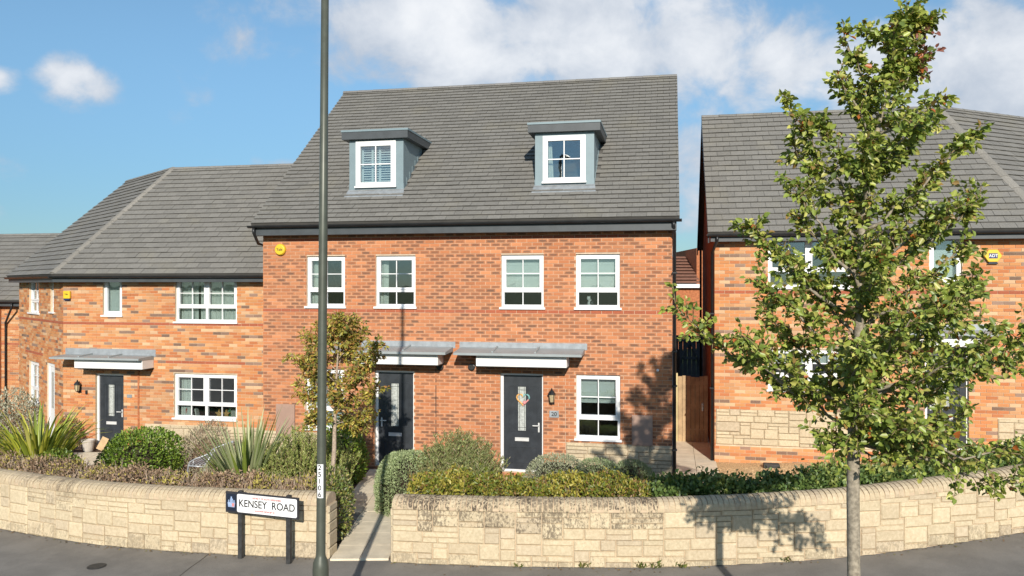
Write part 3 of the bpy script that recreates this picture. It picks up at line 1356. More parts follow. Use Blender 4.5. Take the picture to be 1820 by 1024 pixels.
def tiled(parent, O, ea, sb, poly, gauge, tw, base_col, npieces, prio, seed, holes=()):
    """roof slope: O origin, ea along the eaves, sb up the slope (unit), poly in (a,b) ccw"""
    r = random.Random(seed)
    nv = ea.cross(sb).normalized()
    B = Matrix((ea, sb, nv)).transposed().to_4x4()
    B.translation = O
    # underlay
    n_ = len(poly)
    vs_ = [tuple(B @ Vector((a, b2, 0))) for a, b2 in poly] + [tuple(B @ Vector((a, b2, -.08))) for a, b2 in poly]
    fs_ = [tuple(range(n_)), tuple(range(2 * n_ - 1, n_ - 1, -1))] + [(i, i + n_, (i + 1) % n_ + n_, (i + 1) % n_) for i in range(n_)]
    roof = MB().add(vs_, fs_).build('roof', 'roof_felt', parent)
    key = (round(gauge, 3), round(tw, 3))
    hl, hu = .034, .009
    if key not in TILE_MESH:
        g = gauge
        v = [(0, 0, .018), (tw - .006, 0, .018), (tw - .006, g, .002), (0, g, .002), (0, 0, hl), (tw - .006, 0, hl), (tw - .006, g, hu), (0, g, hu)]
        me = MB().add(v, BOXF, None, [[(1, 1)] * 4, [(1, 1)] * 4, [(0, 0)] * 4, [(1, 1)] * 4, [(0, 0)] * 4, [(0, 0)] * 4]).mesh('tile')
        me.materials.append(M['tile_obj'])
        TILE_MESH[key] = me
    a_min, a_max = min(p[0] for p in poly), max(p[0] for p in poly)
    b_max = max(p[1] for p in poly)
    lst = []
    row = 0
    b0 = min(p[1] for p in poly)
    while b0 < b_max:
        a = a_min - (tw / 2 if row % 2 else 0)
        while a < a_max:
            q = [(a, b0), (a + tw - .006, b0), (a + tw - .006, b0 + gauge), (a, b0 + gauge)]
            if any(h0 < a + tw / 2 < h1 and g0 < b0 + gauge / 2 < g1 for (h0, h1, g0, g1) in holes):
                a += tw
                continue
            cp = clip_poly(q, poly)
            if cp and area(cp) > .0008:
                full = len(cp) == 4 and abs(area(cp) - (tw - .006) * gauge) < 1e-5
                f = r.uniform(.91, 1.08)
                c = (base_col[0] * f, base_col[1] * f, base_col[2] * f, 1)
                ctr = B @ Vector((a + tw / 2, b0 + gauge / 2, 0))
                lst.append((prio(ctr) if full else 1e9, a, b0, cp, c))
            a += tw
        b0 += gauge
        row += 1
    order = sorted(range(len(lst)), key=lambda i: lst[i][0])
    mb = MB()
    for k, i in enumerate(order):
        p, a, b0, cp, c = lst[i]
        if k < npieces and p < 1e8:
            jit = Matrix.Rotation(r.gauss(0, .006), 4, 'Y')
            piece('tile', TILE_MESH[key], B @ T(a, b0, r.uniform(0, .004)) @ jit, roof, c)
        else:
            m_ = len(cp)
            dz = r.uniform(0, .004)
            top = [tuple(B @ Vector((x, y, hl + (hu - hl) * (y - b0) / gauge + dz))) for x, y in cp]
            bot = [tuple(B @ Vector((x, y, .018 - .016 * (y - b0) / gauge))) for x, y in cp]
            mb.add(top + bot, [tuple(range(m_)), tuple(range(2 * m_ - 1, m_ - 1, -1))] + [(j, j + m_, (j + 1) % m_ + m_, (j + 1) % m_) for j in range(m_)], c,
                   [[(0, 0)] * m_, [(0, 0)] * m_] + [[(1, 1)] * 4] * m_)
    if mb.f:
        mb.build('tiling', 'tile_att', roof)['kind'] = 'stuff'
    return roof, B


def ridge_tiles(parent, a, b, col, seed, w=.13, h=.075, step=.45, drop=.05):
    r = random.Random(seed)
    a, b = Vector(a), Vector(b)
    d = (b - a).normalized()
    side = d.cross(Vector((0, 0, 1))).normalized()
    up = side.cross(d)
    L = (b - a).length
    n_ = max(1, int(round(L / step)))
    st = L / n_
    pr = []
    for k in range(7):
        t = math.pi * k / 6
        pr.append((w * math.cos(t), h * math.sin(t) - drop))
    pin = [(x * .8, z - .02) for x, z in reversed(pr)]
    po = pr + pin
    m_ = len(po)
    vs_ = [(x, 0, z) for x, z in po] + [(x * .97, st * .985, z * 1.0 - .004) for x, z in po]
    fs_ = [(i, (i + 1) % m_, (i + 1) % m_ + m_, i + m_) for i in range(m_)] + [tuple(range(m_ - 1, -1, -1)), tuple(range(m_, 2 * m_))]
    me = MB().add(vs_, fs_).mesh('ridge_tile')
    me.materials.append(M['tile_obj'])
    B = Matrix((side, d, up)).transposed().to_4x4()
    for i in range(n_):
        f = r.uniform(.9, 1.12)
        mt = B.copy()
        mt.translation = a + d * (st * i)
        piece('ridge_tile', me, mt, parent, (col[0] * f, col[1] * f, col[2] * f, 1))


def lantern(name, loc, rz, label):
    e = empty(name, loc, rz)
    tag(e, label, 'lantern')
    MB().box(-.045, .045, -.015, 0, -.14, .02).build('back_plate', 'black_plastic', e)
    MB().tube([(0, -.012, -.10), (0, -.06, -.125), (0, -.10, -.10)], .011, 8).build('arm', 'black_plastic', e)
    MB().lathe([(.025, -.10), (.048, -.085), (.05, -.075)], (0, -.10, 0), 8).build('base', 'black_plastic', e)
    MB().lathe([(.046, -.074), (.066, .085)], (0, -.10, 0), 8).build('glass', 'lantern_glass', e)
    MB().lathe([(.09, .086), (.075, .11), (.035, .165), (.015, .18), (.018, .195), (.004, .215)], (0, -.10, 0), 8).build('cap', 'black_plastic', e)
    cg = MB()
    for k in range(4):
        t = math.pi / 4 + k * math.pi / 2
        cg.bar((.049 * math.cos(t), -.10 + .049 * math.sin(t), -.075), (.069 * math.cos(t), -.10 + .069 * math.sin(t), .087), .009)
    cg.build('cage', 'black_plastic', e)
    return e


def canopy(parent, x0, x1, bx0, bx1, zf_top, zf_bot, zfront, dep=.62, bdep=.46, bh=.24, sub=Matrix.Identity(4)):
    """lean-to entrance canopy with a boxed white beam below"""
    zb = zf_bot
    mb = MB()
    th = .05
    poly = [(-.011, zb + .02), (-.011, zb - th - .03), (-dep, zfront - th), (-dep, zfront)]
    vs_ = [(x0 + .03, y, z) for y, z in poly] + [(x1 - .03, y, z) for y, z in poly]
    mb.add(vs_, [(0, 1, 2, 3), (7, 6, 5, 4), (0, 4, 5, 1), (1, 5, 6, 2), (2, 6, 7, 3), (3, 7, 4, 0)])
    c = mb.build('canopy', 'canopy_grey', parent)
    put(c, sub)
    MB().box(x0 - .0, x1 + .02, -.016, -.0105, zb - .01, zf_top).build('flashing', 'lead', c)
    n_ = 2
    for k in range(n_):
        xx = x0 + (x1 - x0) * (.30 + .33 * k)
        dz = (zb + .02 - zfront) / dep
        MB().add([(xx, -.02, zb + .02), (xx + .035, -.02, zb + .02), (xx + .035, -dep + .1, zfront + .1 * dz), (xx, -dep + .1, zfront + .1 * dz),
                  (xx, -.02, zb + .055), (xx + .035, -.02, zb + .055), (xx + .035, -dep + .1, zfront + .1 * dz + .025), (xx, -dep + .1, zfront + .1 * dz + .025)],
                 [(0, 1, 2, 3), (4, 5, 6, 7), (0, 1, 5, 4), (1, 2, 6, 5), (2, 3, 7, 6), (3, 0, 4, 7)]).build('roll_seam', 'canopy_grey', c)
    zt_ = zfront - th + .005
    bb = MB().box(bx0, bx1, -bdep, -.012, zt_ - bh, zt_ + .015)
    bb.build('beam_box', 'whiteboard', c, bevel=.004)
    MB().box(bx0 - .01, bx1 + .01, -bdep - .008, -.013, zt_ - bh - .014, zt_ - bh - .001).build('drip_edge', 'black_plastic', c)
    return c


def downpipe(parent, pts, r=.034, sub=None, clips=()):
    o = MB().tube(pts, r, 10).build('downpipe', 'black_plastic', parent, smooth=True)
    for z in clips:
        p = pts[-1]
        MB().box(p[0] - .05, p[0] + .05, p[1] - .045, p[1] + .05, z, z + .03).build('clip', 'black_plastic', o)
    return o


def dist_prio(root):
    mw = Matrix.LocRotScale(root.location, root.rotation_euler, None)

    def f(p):
        q = mw @ Vector(p)
        return (q - Vector((0, 0, CAMZ))).length
    return f


ROOF = (.207, .199, .183)

# ------------------------------------------------------------------ the middle house (a pair of three-storey homes)
MH = House('brick_house', 16.40, 468, .05, 'tall red-orange brick house pair with two grey dormers and number 20')
W_M = MH.px(1195, 500)[0]
ZE = 5.37 - .05             # gutter top, local
ov = .30
RUNM = 4.87
ZR = 9.53 - .05
wtop = ZE - .09
Wd = .915
zU0, zU1 = 3.50 - .05, 4.66 - .05
zG0, zG1 = .775 - .05, 2.15 - .05
cU = [MH.px(u, 500)[0] for u in (579, 703, 928.5, 1062.5)]
opsM = [(c - Wd / 2, c + Wd / 2, zU0, zU1) for c in cU]
gx0 = MH.px(543, 700)[0]
opsM.append((gx0, gx0 + .93, zG0, zG1))
gc = MH.px(1063, 700)[0]
opsM.append((gc - Wd / 2, gc + Wd / 2, zG0, zG1))
dl0, dl1 = MH.px(666, 700)[0], MH.px(735.5, 700)[0]
dr0, dr1 = MH.px(889, 700)[0], MH.px(965.5, 700)[0]
opsM.append((dl0, dl1, .0, 2.09))
opsM.append((dr0, dr1, .0, 2.09))
ZB = -.25
wall_panel(MH.root, W_M, ZB, wtop, opsM, 'mortar')
xs7 = MH.px(1006, 790)[0]
plM = [(xs7, W_M - .002, ZB, .68), (.002, dl0 - .45, ZB, .68)]
zband = MH.px(830, 553.3)[1]
zband2 = MH.px(830, 421.5)[1]
zr = zband - .0325
n_up = round((zband2 - zband) / .075)


def prioM(x, z):
    p = MH.world(x, 0, z)
    return (p - Vector((0, 0, CAMZ))).length


bricks(MH.root, W_M, ZB, wtop - .05, opsM, col_main, zr, [(zr, 0, 99), (zr + n_up * .075, MH.px(515, 420)[0], MH.px(1125, 420)[0])], 300, prioM, 5, plM)
# side and rear walls, floors
sw = MB()
sw.box(W_M - .28, W_M - .001, .281, 9.3, ZB, wtop)
sw.build('side_wall', 'brick_plain', MH.root)
sw = MB()
sw.box(.001, .28, .281, 9.3, ZB, wtop)
sw.build('side_wall', 'brick_plain', MH.root)
MB().box(.281, W_M - .281, 9.0, 9.3, ZB, wtop).build('rear_wall', 'brick_plain', MH.root)
for zf in (-.02, 2.55, 5.0):
    MB().box(.282, W_M - .282, .282, 8.99, zf, zf + .15 if zf > 0 else zf + .015).build('floor', 'inside', MH.root)
xm = MH.px(775, 700)[0]
for zf in (.0, 2.71):
    MB().box(xm - .1, xm + .1, .283, 8.98, zf, zf + 2.27).build('party_wall', 'inside', MH.root)
    MB().box(.283, xm - .101, 3.8, 3.9, zf, zf + 2.27).build('inner_wall', 'inside', MH.root)
    MB().box(xm + .101, W_M - .283, 3.8, 3.9, zf, zf + 2.27).build('inner_wall', 'inside', MH.root)
# gables
rise = (ZR - ZE) / (RUNM + ov)
for xg, x2 in ((.004, .25), (W_M - .25, W_M - .004)):
    MB().add([(xg, 0.0, wtop), (xg, RUNM * 2, wtop), (xg, RUNM, ZR - .12), (x2, 0, wtop), (x2, RUNM * 2, wtop), (x2, RUNM, ZR - .12)],
             [(0, 1, 2), (5, 4, 3), (0, 3, 4, 1), (1, 4, 5, 2), (2, 5, 3, 0)]).build('gable', 'brick_plain', MH.root)
# eaves
xe0, xe1 = MH.px(447, 398, -ov)[0], MH.px(1208, 388, -ov)[0]
MB().box(xe0 + .06, xe1 - .06, -ov + .02, -ov + .045, ZE - .25, ZE - .005).build('fascia', 'fascia_grey', MH.root)
MB().box(xe0 + .062, xe1 - .062, -ov + .0455, -.012, ZE - .25, ZE - .235).build('soffit', 'fascia_grey', MH.root)
gutter(MH.root, MH.px(440, 398, -.36)[0], MH.px(1212, 388, -.36)[0], -ov + .018, ZE - .035)
ua = Vector((1, 0, 0))
ub = Vector((0, RUNM + ov, ZR - ZE)).normalized()
SLM = math.hypot(RUNM + ov, ZR - ZE)
LR = xe1 - xe0
# dormer positions
dorm = []
for (ua0, ua1, uw0, uw1) in ((621, 717, 634, 703), (951, 1056, 966, 1040)):
    dep = .64
    a0, a1 = MH.px(ua0, 300, dep)[0], MH.px(ua1, 300, dep)[0]
    w0, w1 = MH.px(uw0, 300, dep)[0], MH.px(uw1, 300, dep)[0]
    dorm.append((a0, a1, w0, w1))
dz0 = ZE + rise * (.64 + ov)
dzt = 7.34 - .05
dholes = []
for a0, a1, _, _ in dorm:
    dholes.append((a0 + .05 - xe0, a1 - .05 - xe0, .2 + (.64 + ov) / (RUNM + ov) * SLM, (dzt + .12 - ZE) / (ZR - ZE) * SLM - .05))
GA = SLM / 38.0
tiled(MH.root, Vector((xe0, -ov - .03, ZE + .005)), ua, ub, [(0, 0), (LR, 0), (LR, SLM), (0, SLM)], GA, .30, ROOF, 300, dist_prio(MH.root), 21, dholes)
bb_ = Vector((0, -(RUNM + ov), ZR - ZE)).normalized()
n_ = 0
# rear slope, plain
MB().add([(xe0, RUNM, ZR), (xe1, RUNM, ZR), (xe1, 2 * RUNM + ov, ZE), (xe0, 2 * RUNM + ov, ZE), (xe0, RUNM, ZR - .08), (xe1, RUNM, ZR - .08), (xe1, 2 * RUNM + ov, ZE - .08), (xe0, 2 * RUNM + ov, ZE - .08)],
         BOXF).build('rear_roof', 'roof_felt', MH.root)
ridge_tiles(MH.root, (xe0, RUNM - .03, ZR + .03), (xe1, RUNM - .03, ZR + .03), (.21, .205, .20), 3)
# dormers
for i, (a0, a1, w0, w1) in enumerate(dorm):
    y0 = .64
    yb_ = y0 + (dzt + .1 - dz0) / rise
    wz0, wz1 = MH.px(w0 and 670, 333, y0)[1], MH.px(670, 251, y0)[1]
    if i == 1:
        wz0, wz1 = MH.px(1003, 325, y0)[1], MH.px(1003, 241, y0)[1]
    mb = MB()
    mb.box(a0, w0, y0, y0 + .1, dz0 - .02, dzt)
    mb.box(w1, a1, y0, y0 + .1, dz0 - .02, dzt)
    mb.box(w0, w1, y0, y0 + .1, dz0 - .02, wz0)
    mb.box(w0, w1, y0, y0 + .1, wz1, dzt)
    d = mb.build('dormer', 'dormer_grey', MH.root)
    for xa, xb in ((a0, a0 + .06), (a1 - .06, a1)):
        cm_ = MB()
        cm_.add([(xa, y0 + .1, dz0 + .02), (xa, yb_, dzt), (xa, y0 + .1, dzt), (xb, y0 + .1, dz0 + .02), (xb, yb_, dzt), (xb, y0 + .1, dzt)],
                [(0, 1, 2), (5, 4, 3), (0, 3, 4, 1), (1, 4, 5, 2), (2, 5, 3, 0)])
        cm_.build('cheek', 'dormer_grey', d)
    o_ = .14
    MB().box(a0 - o_, a1 + o_, y0 - .12, yb_ + .25, dzt + .002, dzt + .17).build('fascia', 'fascia_grey', d)
    MB().box(a0 - o_ - .012, a1 + o_ + .012, y0 - .135, yb_ + .27, dzt + .171, dzt + .215).build('flat_roof', 'dormer_grey', d)
    ap = MB()
    dn = .20
    ap.add([(a0 - .02, y0 - .002, dz0 + .075), (a1 + .02, y0 - .002, dz0 + .075), (a1 + .05, y0 - dn, dz0 + .055 - dn * rise), (a0 - .05, y0 - dn, dz0 + .055 - dn * rise),
            (a0 - .02, y0 - .002, dz0 + .055), (a1 + .02, y0 - .002, dz0 + .055), (a1 + .05, y0 - dn, dz0 + .035 - dn * rise), (a0 - .05, y0 - dn, dz0 + .035 - dn * rise)], BOXF)
    ap.build('apron_flashing', 'lead', d)
    for xa in (a0 - .012, a1 + .004):
        sk = MB()
        yy = y0
        while yy < yb_ - .1:
            zz = dz0 + (yy - y0) * rise
            sk.box(xa, xa + .008, yy, yy + .22, zz - .05, zz + .20)
            yy += .2
        sk.build('soaker', 'dormer_grey', d)
    # window of the dormer: frame, sash, bars and panes as parts of the dormer
    fm = MB()
    ring(fm, w0 - .012, w1 + .012, wz0, wz1, .07, y0 - .03, y0 + .05)
    fm.build('window_frame', 'upvc', d)
    MB().box(w0 - .03, w1 + .03, y0 - .07, y0 - .0305, wz0 - .01, wz0 + .03).build('sill', 'upvc', d)
    sm_ = MB()
    ring(sm_, w0 + .06, w1 - .06, wz0 + .072, wz1 - .072, .04, y0 - .04, y0 + .04)
    sm_.build('sash', 'upvc', d)
    p0, p1, q0, q1 = w0 + .1, w1 - .1, wz0 + .112, wz1 - .112
    xm_, zm_ = (p0 + p1) / 2, (q0 + q1) / 2
    MB().box(xm_ - .011, xm_ + .011, y0 - .03, y0, q0, q1).build('glazing_bar', 'upvc', d)
    MB().box(p0, p1, y0 - .029, y0 - .001, zm_ - .011, zm_ + .011).build('glazing_bar', 'upvc', d)
    for (s0_, s1_) in ((q0, zm_), (zm_, q1)):
        for (t0, t1) in ((p0, xm_), (xm_, p1)):
            MB().box(t0, t1, y0 + .002, y0 + .008, s0_, s1_).build('pane', 'glass', d)
    if i == 0:
        bm_ = MB()
        q = wz0 + .09
        while q < wz1 - .09:
            bm_.box(w0 + .09, w1 - .09, y0 + .13, y0 + .15, q, q + .028)
            q += .055
        for xx in (w0 + .08, (w0 + w1) / 2 - .15, (w0 + w1) / 2 + .03, w1 - .14):
            bm_.box(xx, xx + .05, y0 + .11, y0 + .125, wz0 + .08, wz1 - .08)
        bm_.build('shutter_blind', 'whiteboard', d)
    else:
        vs_, fs_ = [], []
        for q in range(15):
            vs_ += [(w0 + .06 + q * .011, y0 + .16 + .015 * math.sin(q * 1.2), wz0), (w0 + .06 + q * .007, y0 + .16 + .015 * math.sin(q * 1.2), wz1)]
        for q in range(14):
            fs_.append((q * 2, q * 2 + 2, q * 2 + 3, q * 2 + 1))
        MB().add(vs_, fs_).build('curtain', 'curtain', d, smooth=True)
# windows
fills = [[('curtain', .02, .30), ('curtain', .88, .98)], [('curtain', .03, .24)], [('blind', .60)], [('blind', .62)], [('blind', .95)], [('blind', .42)]]
for (a, b2, c, e), fl in zip(opsM[:6], fills):
    window(MH.root, a, b2, c, e, 1, .31, True, fl)
door(MH.root, *opsM[6], hinge_left=False)
door(MH.root, *opsM[7], hinge_left=True)
# canopies
zfT, zfB = MH.px(930, 609)[1], MH.px(930, 620)[1]
zfr = MH.px(930, 629, -.62)[1]
c0, c1 = MH.px(817, 610)[0], MH.px(1042, 610)[0]
b0, b1 = MH.px(846, 640, -.46)[0], MH.px(1007, 640, -.46)[0]
canopy(MH.root, c0, c1, b0, b1, zfT, zfB, zfr)
c1b = MH.px(808, 610)[0]
b1b = MH.px(778, 640, -.46)[0]
canopy(MH.root, c1b - (c1 - c0), c1b, b1b - (b1 - b0), b1b, zfT, zfB, zfr)
for u_, v_ in ((783, 652), (839, 652)):
    x, z = MH.px(u_, v_)
    vt = MB().lathe([(.075, 0), (.075, -.05), (.06, -.055)], (x, -.011, z), 16, 'y').build('flue', 'black_plastic', MH.root)
    fl_ = MB()
    for k in range(4):
        fl_.box(x - .05, x + .05, -.072, -.0665, z - .045 + k * .026, z - .033 + k * .026)
    fl_.build('grille', 'iron', vt)
# movement joints
for u_ in (775, 1005):
    x = MH.px(u_, 700)[0]
    MB().box(x - (.008 if u_ == 775 else .004), x + (.008 if u_ == 775 else .004), -.0115, -.0005, ZB, MH.px(u_, 655)[1]).build('movement_joint', 'black_plastic' if u_ == 775 else 'mortar', MH.root)
# meter boxes
for (u0, u1, v0, v1) in ((492, 525, 718, 776), (1123, 1160, 738, 792)):
    x0, x1, z0, z1 = MH.rect(u0, u1, v0, v1)
    mbx = MB().box(x0, x1, -.05, -.004, z0, z1).build('meter_box', 'meter', MH.root, bevel=.008)
    MB().box(x0 + .03, x1 - .03, -.056, -.0505, z0 + .03, z1 - .03).build('meter_door', 'meter', mbx)
# downpipes
xd = MH.px(1199, 600)[0] - .0
dpx = W_M + .045
downpipe(MH.root, [(dpx - .02, -ov - .03, ZE - .09), (dpx - .02, -ov - .03, ZE - .16), (dpx, -.12, ZE - .33), (dpx, -.055, ZE - .40), (dpx, -.055, ZB)], .034, clips=(4.2, 2.6, 1.9, .6))
xg = MH.px(447, 405, -.36)[0]
downpipe(MH.root, [(xg + .04, -ov - .04, ZE - .09), (xg + .04, -ov - .04, ZE - .19), (-.07, -.10, ZE - .42), (-.07, .25, ZE - .46), (-.07, .25, .0)], .034)
MB().box(W_M + .003, W_M + .03, -.02, -.001, ZB, ZE - .25).build('corner_bead', 'lead', MH.root)
# small sensor
x, z = MH.px(1169, 658)
MB().lathe([(.028, 0), (.03, -.03), (.018, -.05)], (x, -.011, z), 12, 'y').build('sensor', 'upvc', MH.root)

# things fixed to the middle house
p = MH.world(*(lambda q: (q[0], -.012, q[1]))(MH.px(500, 444)))
al = empty('alarm_box', p, -TH)
tag(al, 'round yellow alarm box high on the tall middle house', 'alarm box')
MB().lathe([(.128, 0), (.128, -.05), (.11, -.075)], (0, 0, 0), 24, 'y').build('cover', 'yellow', al)
MB().lathe([(.112, -.0755), (.10, -.079)], (0, 0, 0), 24, 'y').build('face', 'yellow', al)
text_obj('lettering', 'Yale', .085, 'black_print', al, T(0, -.0805, .0) @ STAND)
x, z = MH.px(982, 707)
lantern('wall_lantern', MH.world(x, -.012, z), -TH, 'black wall lantern above the number 20 plate, right of the door')
x, z = MH.px(985, 736)
npl = empty('number_plate', MH.world(x, -.012, z), -TH)
tag(npl, 'pale grey house number plate reading 20', 'number plate')
MB().box(-.10, .10, -.012, -.0, -.072, .072).build('plate', 'lead', npl, bevel=.004)
text_obj('lettering', '20', .12, 'black_print', npl, T(0, -.0145, 0) @ STAND)
x, z = MH.px(928.5, 710)
wr = empty('heart_wreath', MH.world(x, .07, z), -TH)
tag(wr, 'heart-shaped wreath in orange, pink and teal on the black front door', 'wreath')
hp = []
for k in range(25):
    t = 2 * math.pi * k / 24
    hp.append((.0085 * 16 * math.sin(t) ** 3, 0, .0085 * (13 * math.cos(t) - 5 * math.cos(2 * t) - 2 * math.cos(3 * t) - math.cos(4 * t))))
for nm, i0, i1, mt_ in (('heart_band', 12, 24, 'orange_toy'), ('heart_band', 0, 7, 'teal_cloth'), ('heart_band', 7, 12, 'pink_cloth')):
    MB().tube(hp[i0:i1 + 1], .017, 8).build(nm, mt_, wr, smooth=True)
MB().lathe([(.01, 0), (.04, -.01), (.03, -.03), (.005, -.035)], (.035, -.012, -.075), 10, 'y').build('flower', 'pink_cloth', wr)
MB().bar((-.055, -.005, -.07), (-.06, -.005, -.17), .012, .004).build('ribbon', 'green_toy', wr)
# ornament in the upper right window
x, z = MH.px(1047, 546, .20)
an = empty('cat_ornament', MH.world(x, .26, z - .02), -TH)
tag(an, 'black and white sitting animal ornament inside the upper right window', 'ornament')
MB().lathe([(.0, 0), (.07, .0), (.078, .04), (.066, .10), (.045, .15), (.032, .175)], (0.02, 0, 0), 14).build('body', 'ceramic_white', an, smooth=True)
MB().lathe([(.001, .15), (.035, .17), (.043, .20), (.034, .235), (.01, .25)], (-.012, -.015, 0), 12).build('head', 'ceramic_white', an, smooth=True)
MB().lathe([(.0, .05), (.045, .06), (.05, .10), (.035, .15), (.005, .17)], (.055, -.035, 0), 10).build('dark_patch', 'ceramic_black', an, smooth=True)
em = MB()
for sx in (-.035, .012):
    em.add([(sx - .014 , -.015, .235), (sx + .014, -.015, .235), (sx, -.002, .275), (sx, -.03, .24)], [(0, 1, 2), (0, 3, 1), (1, 3, 2), (3, 0, 2)])
em.build('ears', 'ceramic_white', an)
MB().box(-.2, .34, -.12, .1, -.02, -.002).build('ledge', 'upvc', an)

# ------------------------------------------------------------------ left house
LH = House('brick_house', 18.17, 113, -.29, 'low brick house with hipped roof and bent wing, left of the tall house')
ml = (MH.o - LH.o).dot(E)          # where the tall house's side stands
W_L = ml - .02
zEL = LH.px(300, 488, -.3)[1]
RUNL = 3.23
ZRL = LH.px(400, 297, RUNL)[1]
wtL = zEL - .07
dLx = (LH.px(170, 700)[0], LH.px(220, 700)[0])
uw = LH.rect(183, 217, 497, 563)
dw = LH.rect(311.5, 421, 498, 575)
gw = LH.rect(309.5, 421, 665, 747)
opsL = [(uw[0], uw[1], uw[2], wtL - .02), (dw[0], dw[1], dw[2], wtL - .02), gw, (dLx[0], dLx[1], 0, LH.px(195, 665)[1])]
wall_panel(LH.root, W_L, -.25, wtL, opsL, 'mortar_multi')
zbL = LH.px(300, 576)[1] - .0325
zb2 = LH.px(360, 646)[1]
nb2 = round((zbL - zb2) / .075)
plL = [(LH.px(258, 760)[0], W_L - .002, -.25, .70)]


def prioL(x, z):
    return -x


bricks(LH.root, W_L, -.25, wtL, opsL, col_multi, zbL, [(zbL, 0, 99), (zbL - nb2 * .075, LH.px(292, 646)[0], LH.px(437, 646)[0])], 300, prioL, 6, plL)
window(LH.root, *opsL[0], 1, 0, False, [('blind', 1.0)])
window(LH.root, *opsL[1], 2, .33, True, [('curtain', .02, .30), ('curtain', .34, .97)])
window(LH.root, *opsL[2], 2, .30, True, [('curtain', .03, .22), ('curtain', .95, .99)])
door(LH.root, opsL[3][0], opsL[3][1], opsL[3][2], opsL[3][3])
zc_ = LH.px(200, 620)[1], LH.px(200, 632)[1], LH.px(200, 637, -.62)[1]
canopy(LH.root, LH.px(117, 625)[0], LH.px(276, 625)[0], LH.px(132, 645, -.46)[0], LH.px(253, 645, -.46)[0], zc_[0], zc_[1], zc_[2])
MB().box(LH.px(247, 700)[0] - .02, LH.px(247, 700)[0] + .02, -.03, -.0005, -.2, LH.px(247, 657)[1]).build('brick_return', 'brick_plain', LH.root)
# wing, turned 35 degrees back
BEND = R(35)
WL_ = 4.9
wingM = T(0, 0, 0) @ Matrix.Rotation(-BEND, 4, 'Z') @ T(-WL_, 0, 0)


def wing_x(u):
    """x along the wing (0 at its far left end) for a photo column"""
    d = Vector(((u - CX) / F, 1.0))
    ang = -TH - BEND
    e2 = Vector((math.cos(ang), math.sin(ang)))
    # solve o + e2*s = d*t
    det = e2.x * (-d.y) - (-d.x) * e2.y
    s = ((-LH.o.x) * (-d.y) - (-d.x) * (-LH.o.y)) / det
    return s + WL_


wz = [(wing_x(52), wing_x(70)), (wing_x(90), wing_x(96))]
opsW = [(wz[0][0], wz[0][1], uw[2] - .02, wtL - .02), (wz[1][0], wz[1][1], uw[2] + .05, wtL - .02),
        (wz[0][0], wz[0][1], gw[2] - .05, gw[3] + .02), (wing_x(84), wing_x(98), 0, 2.15)]
wall_panel(LH.root, WL_, -.35, wtL, opsW, 'mortar_multi', 'wing_wall', loc=wingM)
bricks(LH.root, WL_, -.35, wtL, opsW, col_multi, zbL, [(zbL, 0, 99), (zbL - nb2 * .075, wing_x(45), wing_x(75))], 0, prioL, 8, (), wingM)
window(LH.root, *opsW[0], 1, .33, True, [('curtain', .0, .3)], sub=wingM)
window(LH.root, *opsW[1], 1, 0, False, [('blind', 1.0)], sub=wingM)
window(LH.root, *opsW[2], 1, .33, True, [('curtain', .0, .3)], sub=wingM)
dd = MB()
ring(dd, opsW[3][0], opsW[3][1], 0, 2.15, .10, .03, .10)
wd = put(dd.build('side_door', 'whiteboard', LH.root), wingM)
MB().box(opsW[3][0] + .1, opsW[3][1] - .1, .05, .09, .1, 2.05).build('door_leaf', 'whiteboard', wd)
MB().box(opsW[3][0] + .3, opsW[3][1] - .3, .04, .049, .9, 1.9).build('pane', 'frosted', wd)
# shell behind
MB().box(.0, W_L - .01, 2 * RUNL - .28, 2 * RUNL, -.25, wtL).build('rear_wall', 'brick_plain', LH.root)
MB().box(W_L - .3, W_L - .002, .281, 2 * RUNL - .281, -.25, wtL).build('side_wall', 'brick_plain', LH.root)
put(MB().box(.001, .28, .281, 2 * RUNL, -.35, wtL).build('side_wall', 'brick_plain', LH.root), wingM)
for zf in (-.02, 2.35):
    MB().box(.0, W_L - .32, .285, 2 * RUNL - .29, zf, zf + .12 if zf > 0 else zf + .01).build('floor', 'inside', LH.root)
for zf in (0, 2.48):
    MB().box(-1.5, W_L - .32, 2.9, 3.0, zf, zf + 1.8).build('inner_wall', 'inside', LH.root)
    put(MB().box(.29, WL_ + .8, 1.6, 1.7, zf, zf + 1.8).build('inner_wall', 'inside', LH.root), wingM)
# roof: eaves corner on the bisector
ovl = .30
hb = BEND / 2
tanh_ = math.tan(hb)
riseL = (ZRL - zEL) / (RUNL + ovl)
SLL = math.hypot(RUNL + ovl, ZRL - zEL)
# front slope: a from eave corner
xc0 = -ovl * -tanh_ * 1.0       # eave corner x on the overhang line
xc0 = ovl * tanh_ * -1.0
xr0 = RUNL * tanh_               # ridge start
GL = SLL / 23.0
roofL, _ = tiled(LH.root, Vector((0, -ovl - .02, zEL + .005)), Vector((1, 0, 0)), Vector((0, RUNL + ovl, ZRL - zEL)).normalized(),
                 [(xc0, 0), (W_L - .03, 0), (W_L - .03, SLL), (xr0, SLL)], GL, .33, ROOF, 300, dist_prio(LH.root), 31)
rw = Matrix.Rotation(-BEND, 4, 'Z')
ew = (rw @ Vector((1, 0, 0)))
sw_ = (rw @ Vector((0, RUNL + ovl, ZRL - zEL))).normalized()
Ow = rw @ Vector((0, -ovl - .02, zEL + .005))
tiled(LH.root, Ow, ew, sw_, [(-WL_ - .12, 0), (-xc0, 0), (-xr0, SLL), (-WL_ - .12, SLL)], GL, .33, ROOF, 120, dist_prio(LH.root), 32)
rid0 = Vector((xr0, RUNL, ZRL + .02))
ridge_tiles(LH.root, Vector((xc0, -ovl, zEL + .06)), rid0 + Vector((0, 0, .03)), (.25, .235, .21), 4, w=.14, h=.07)
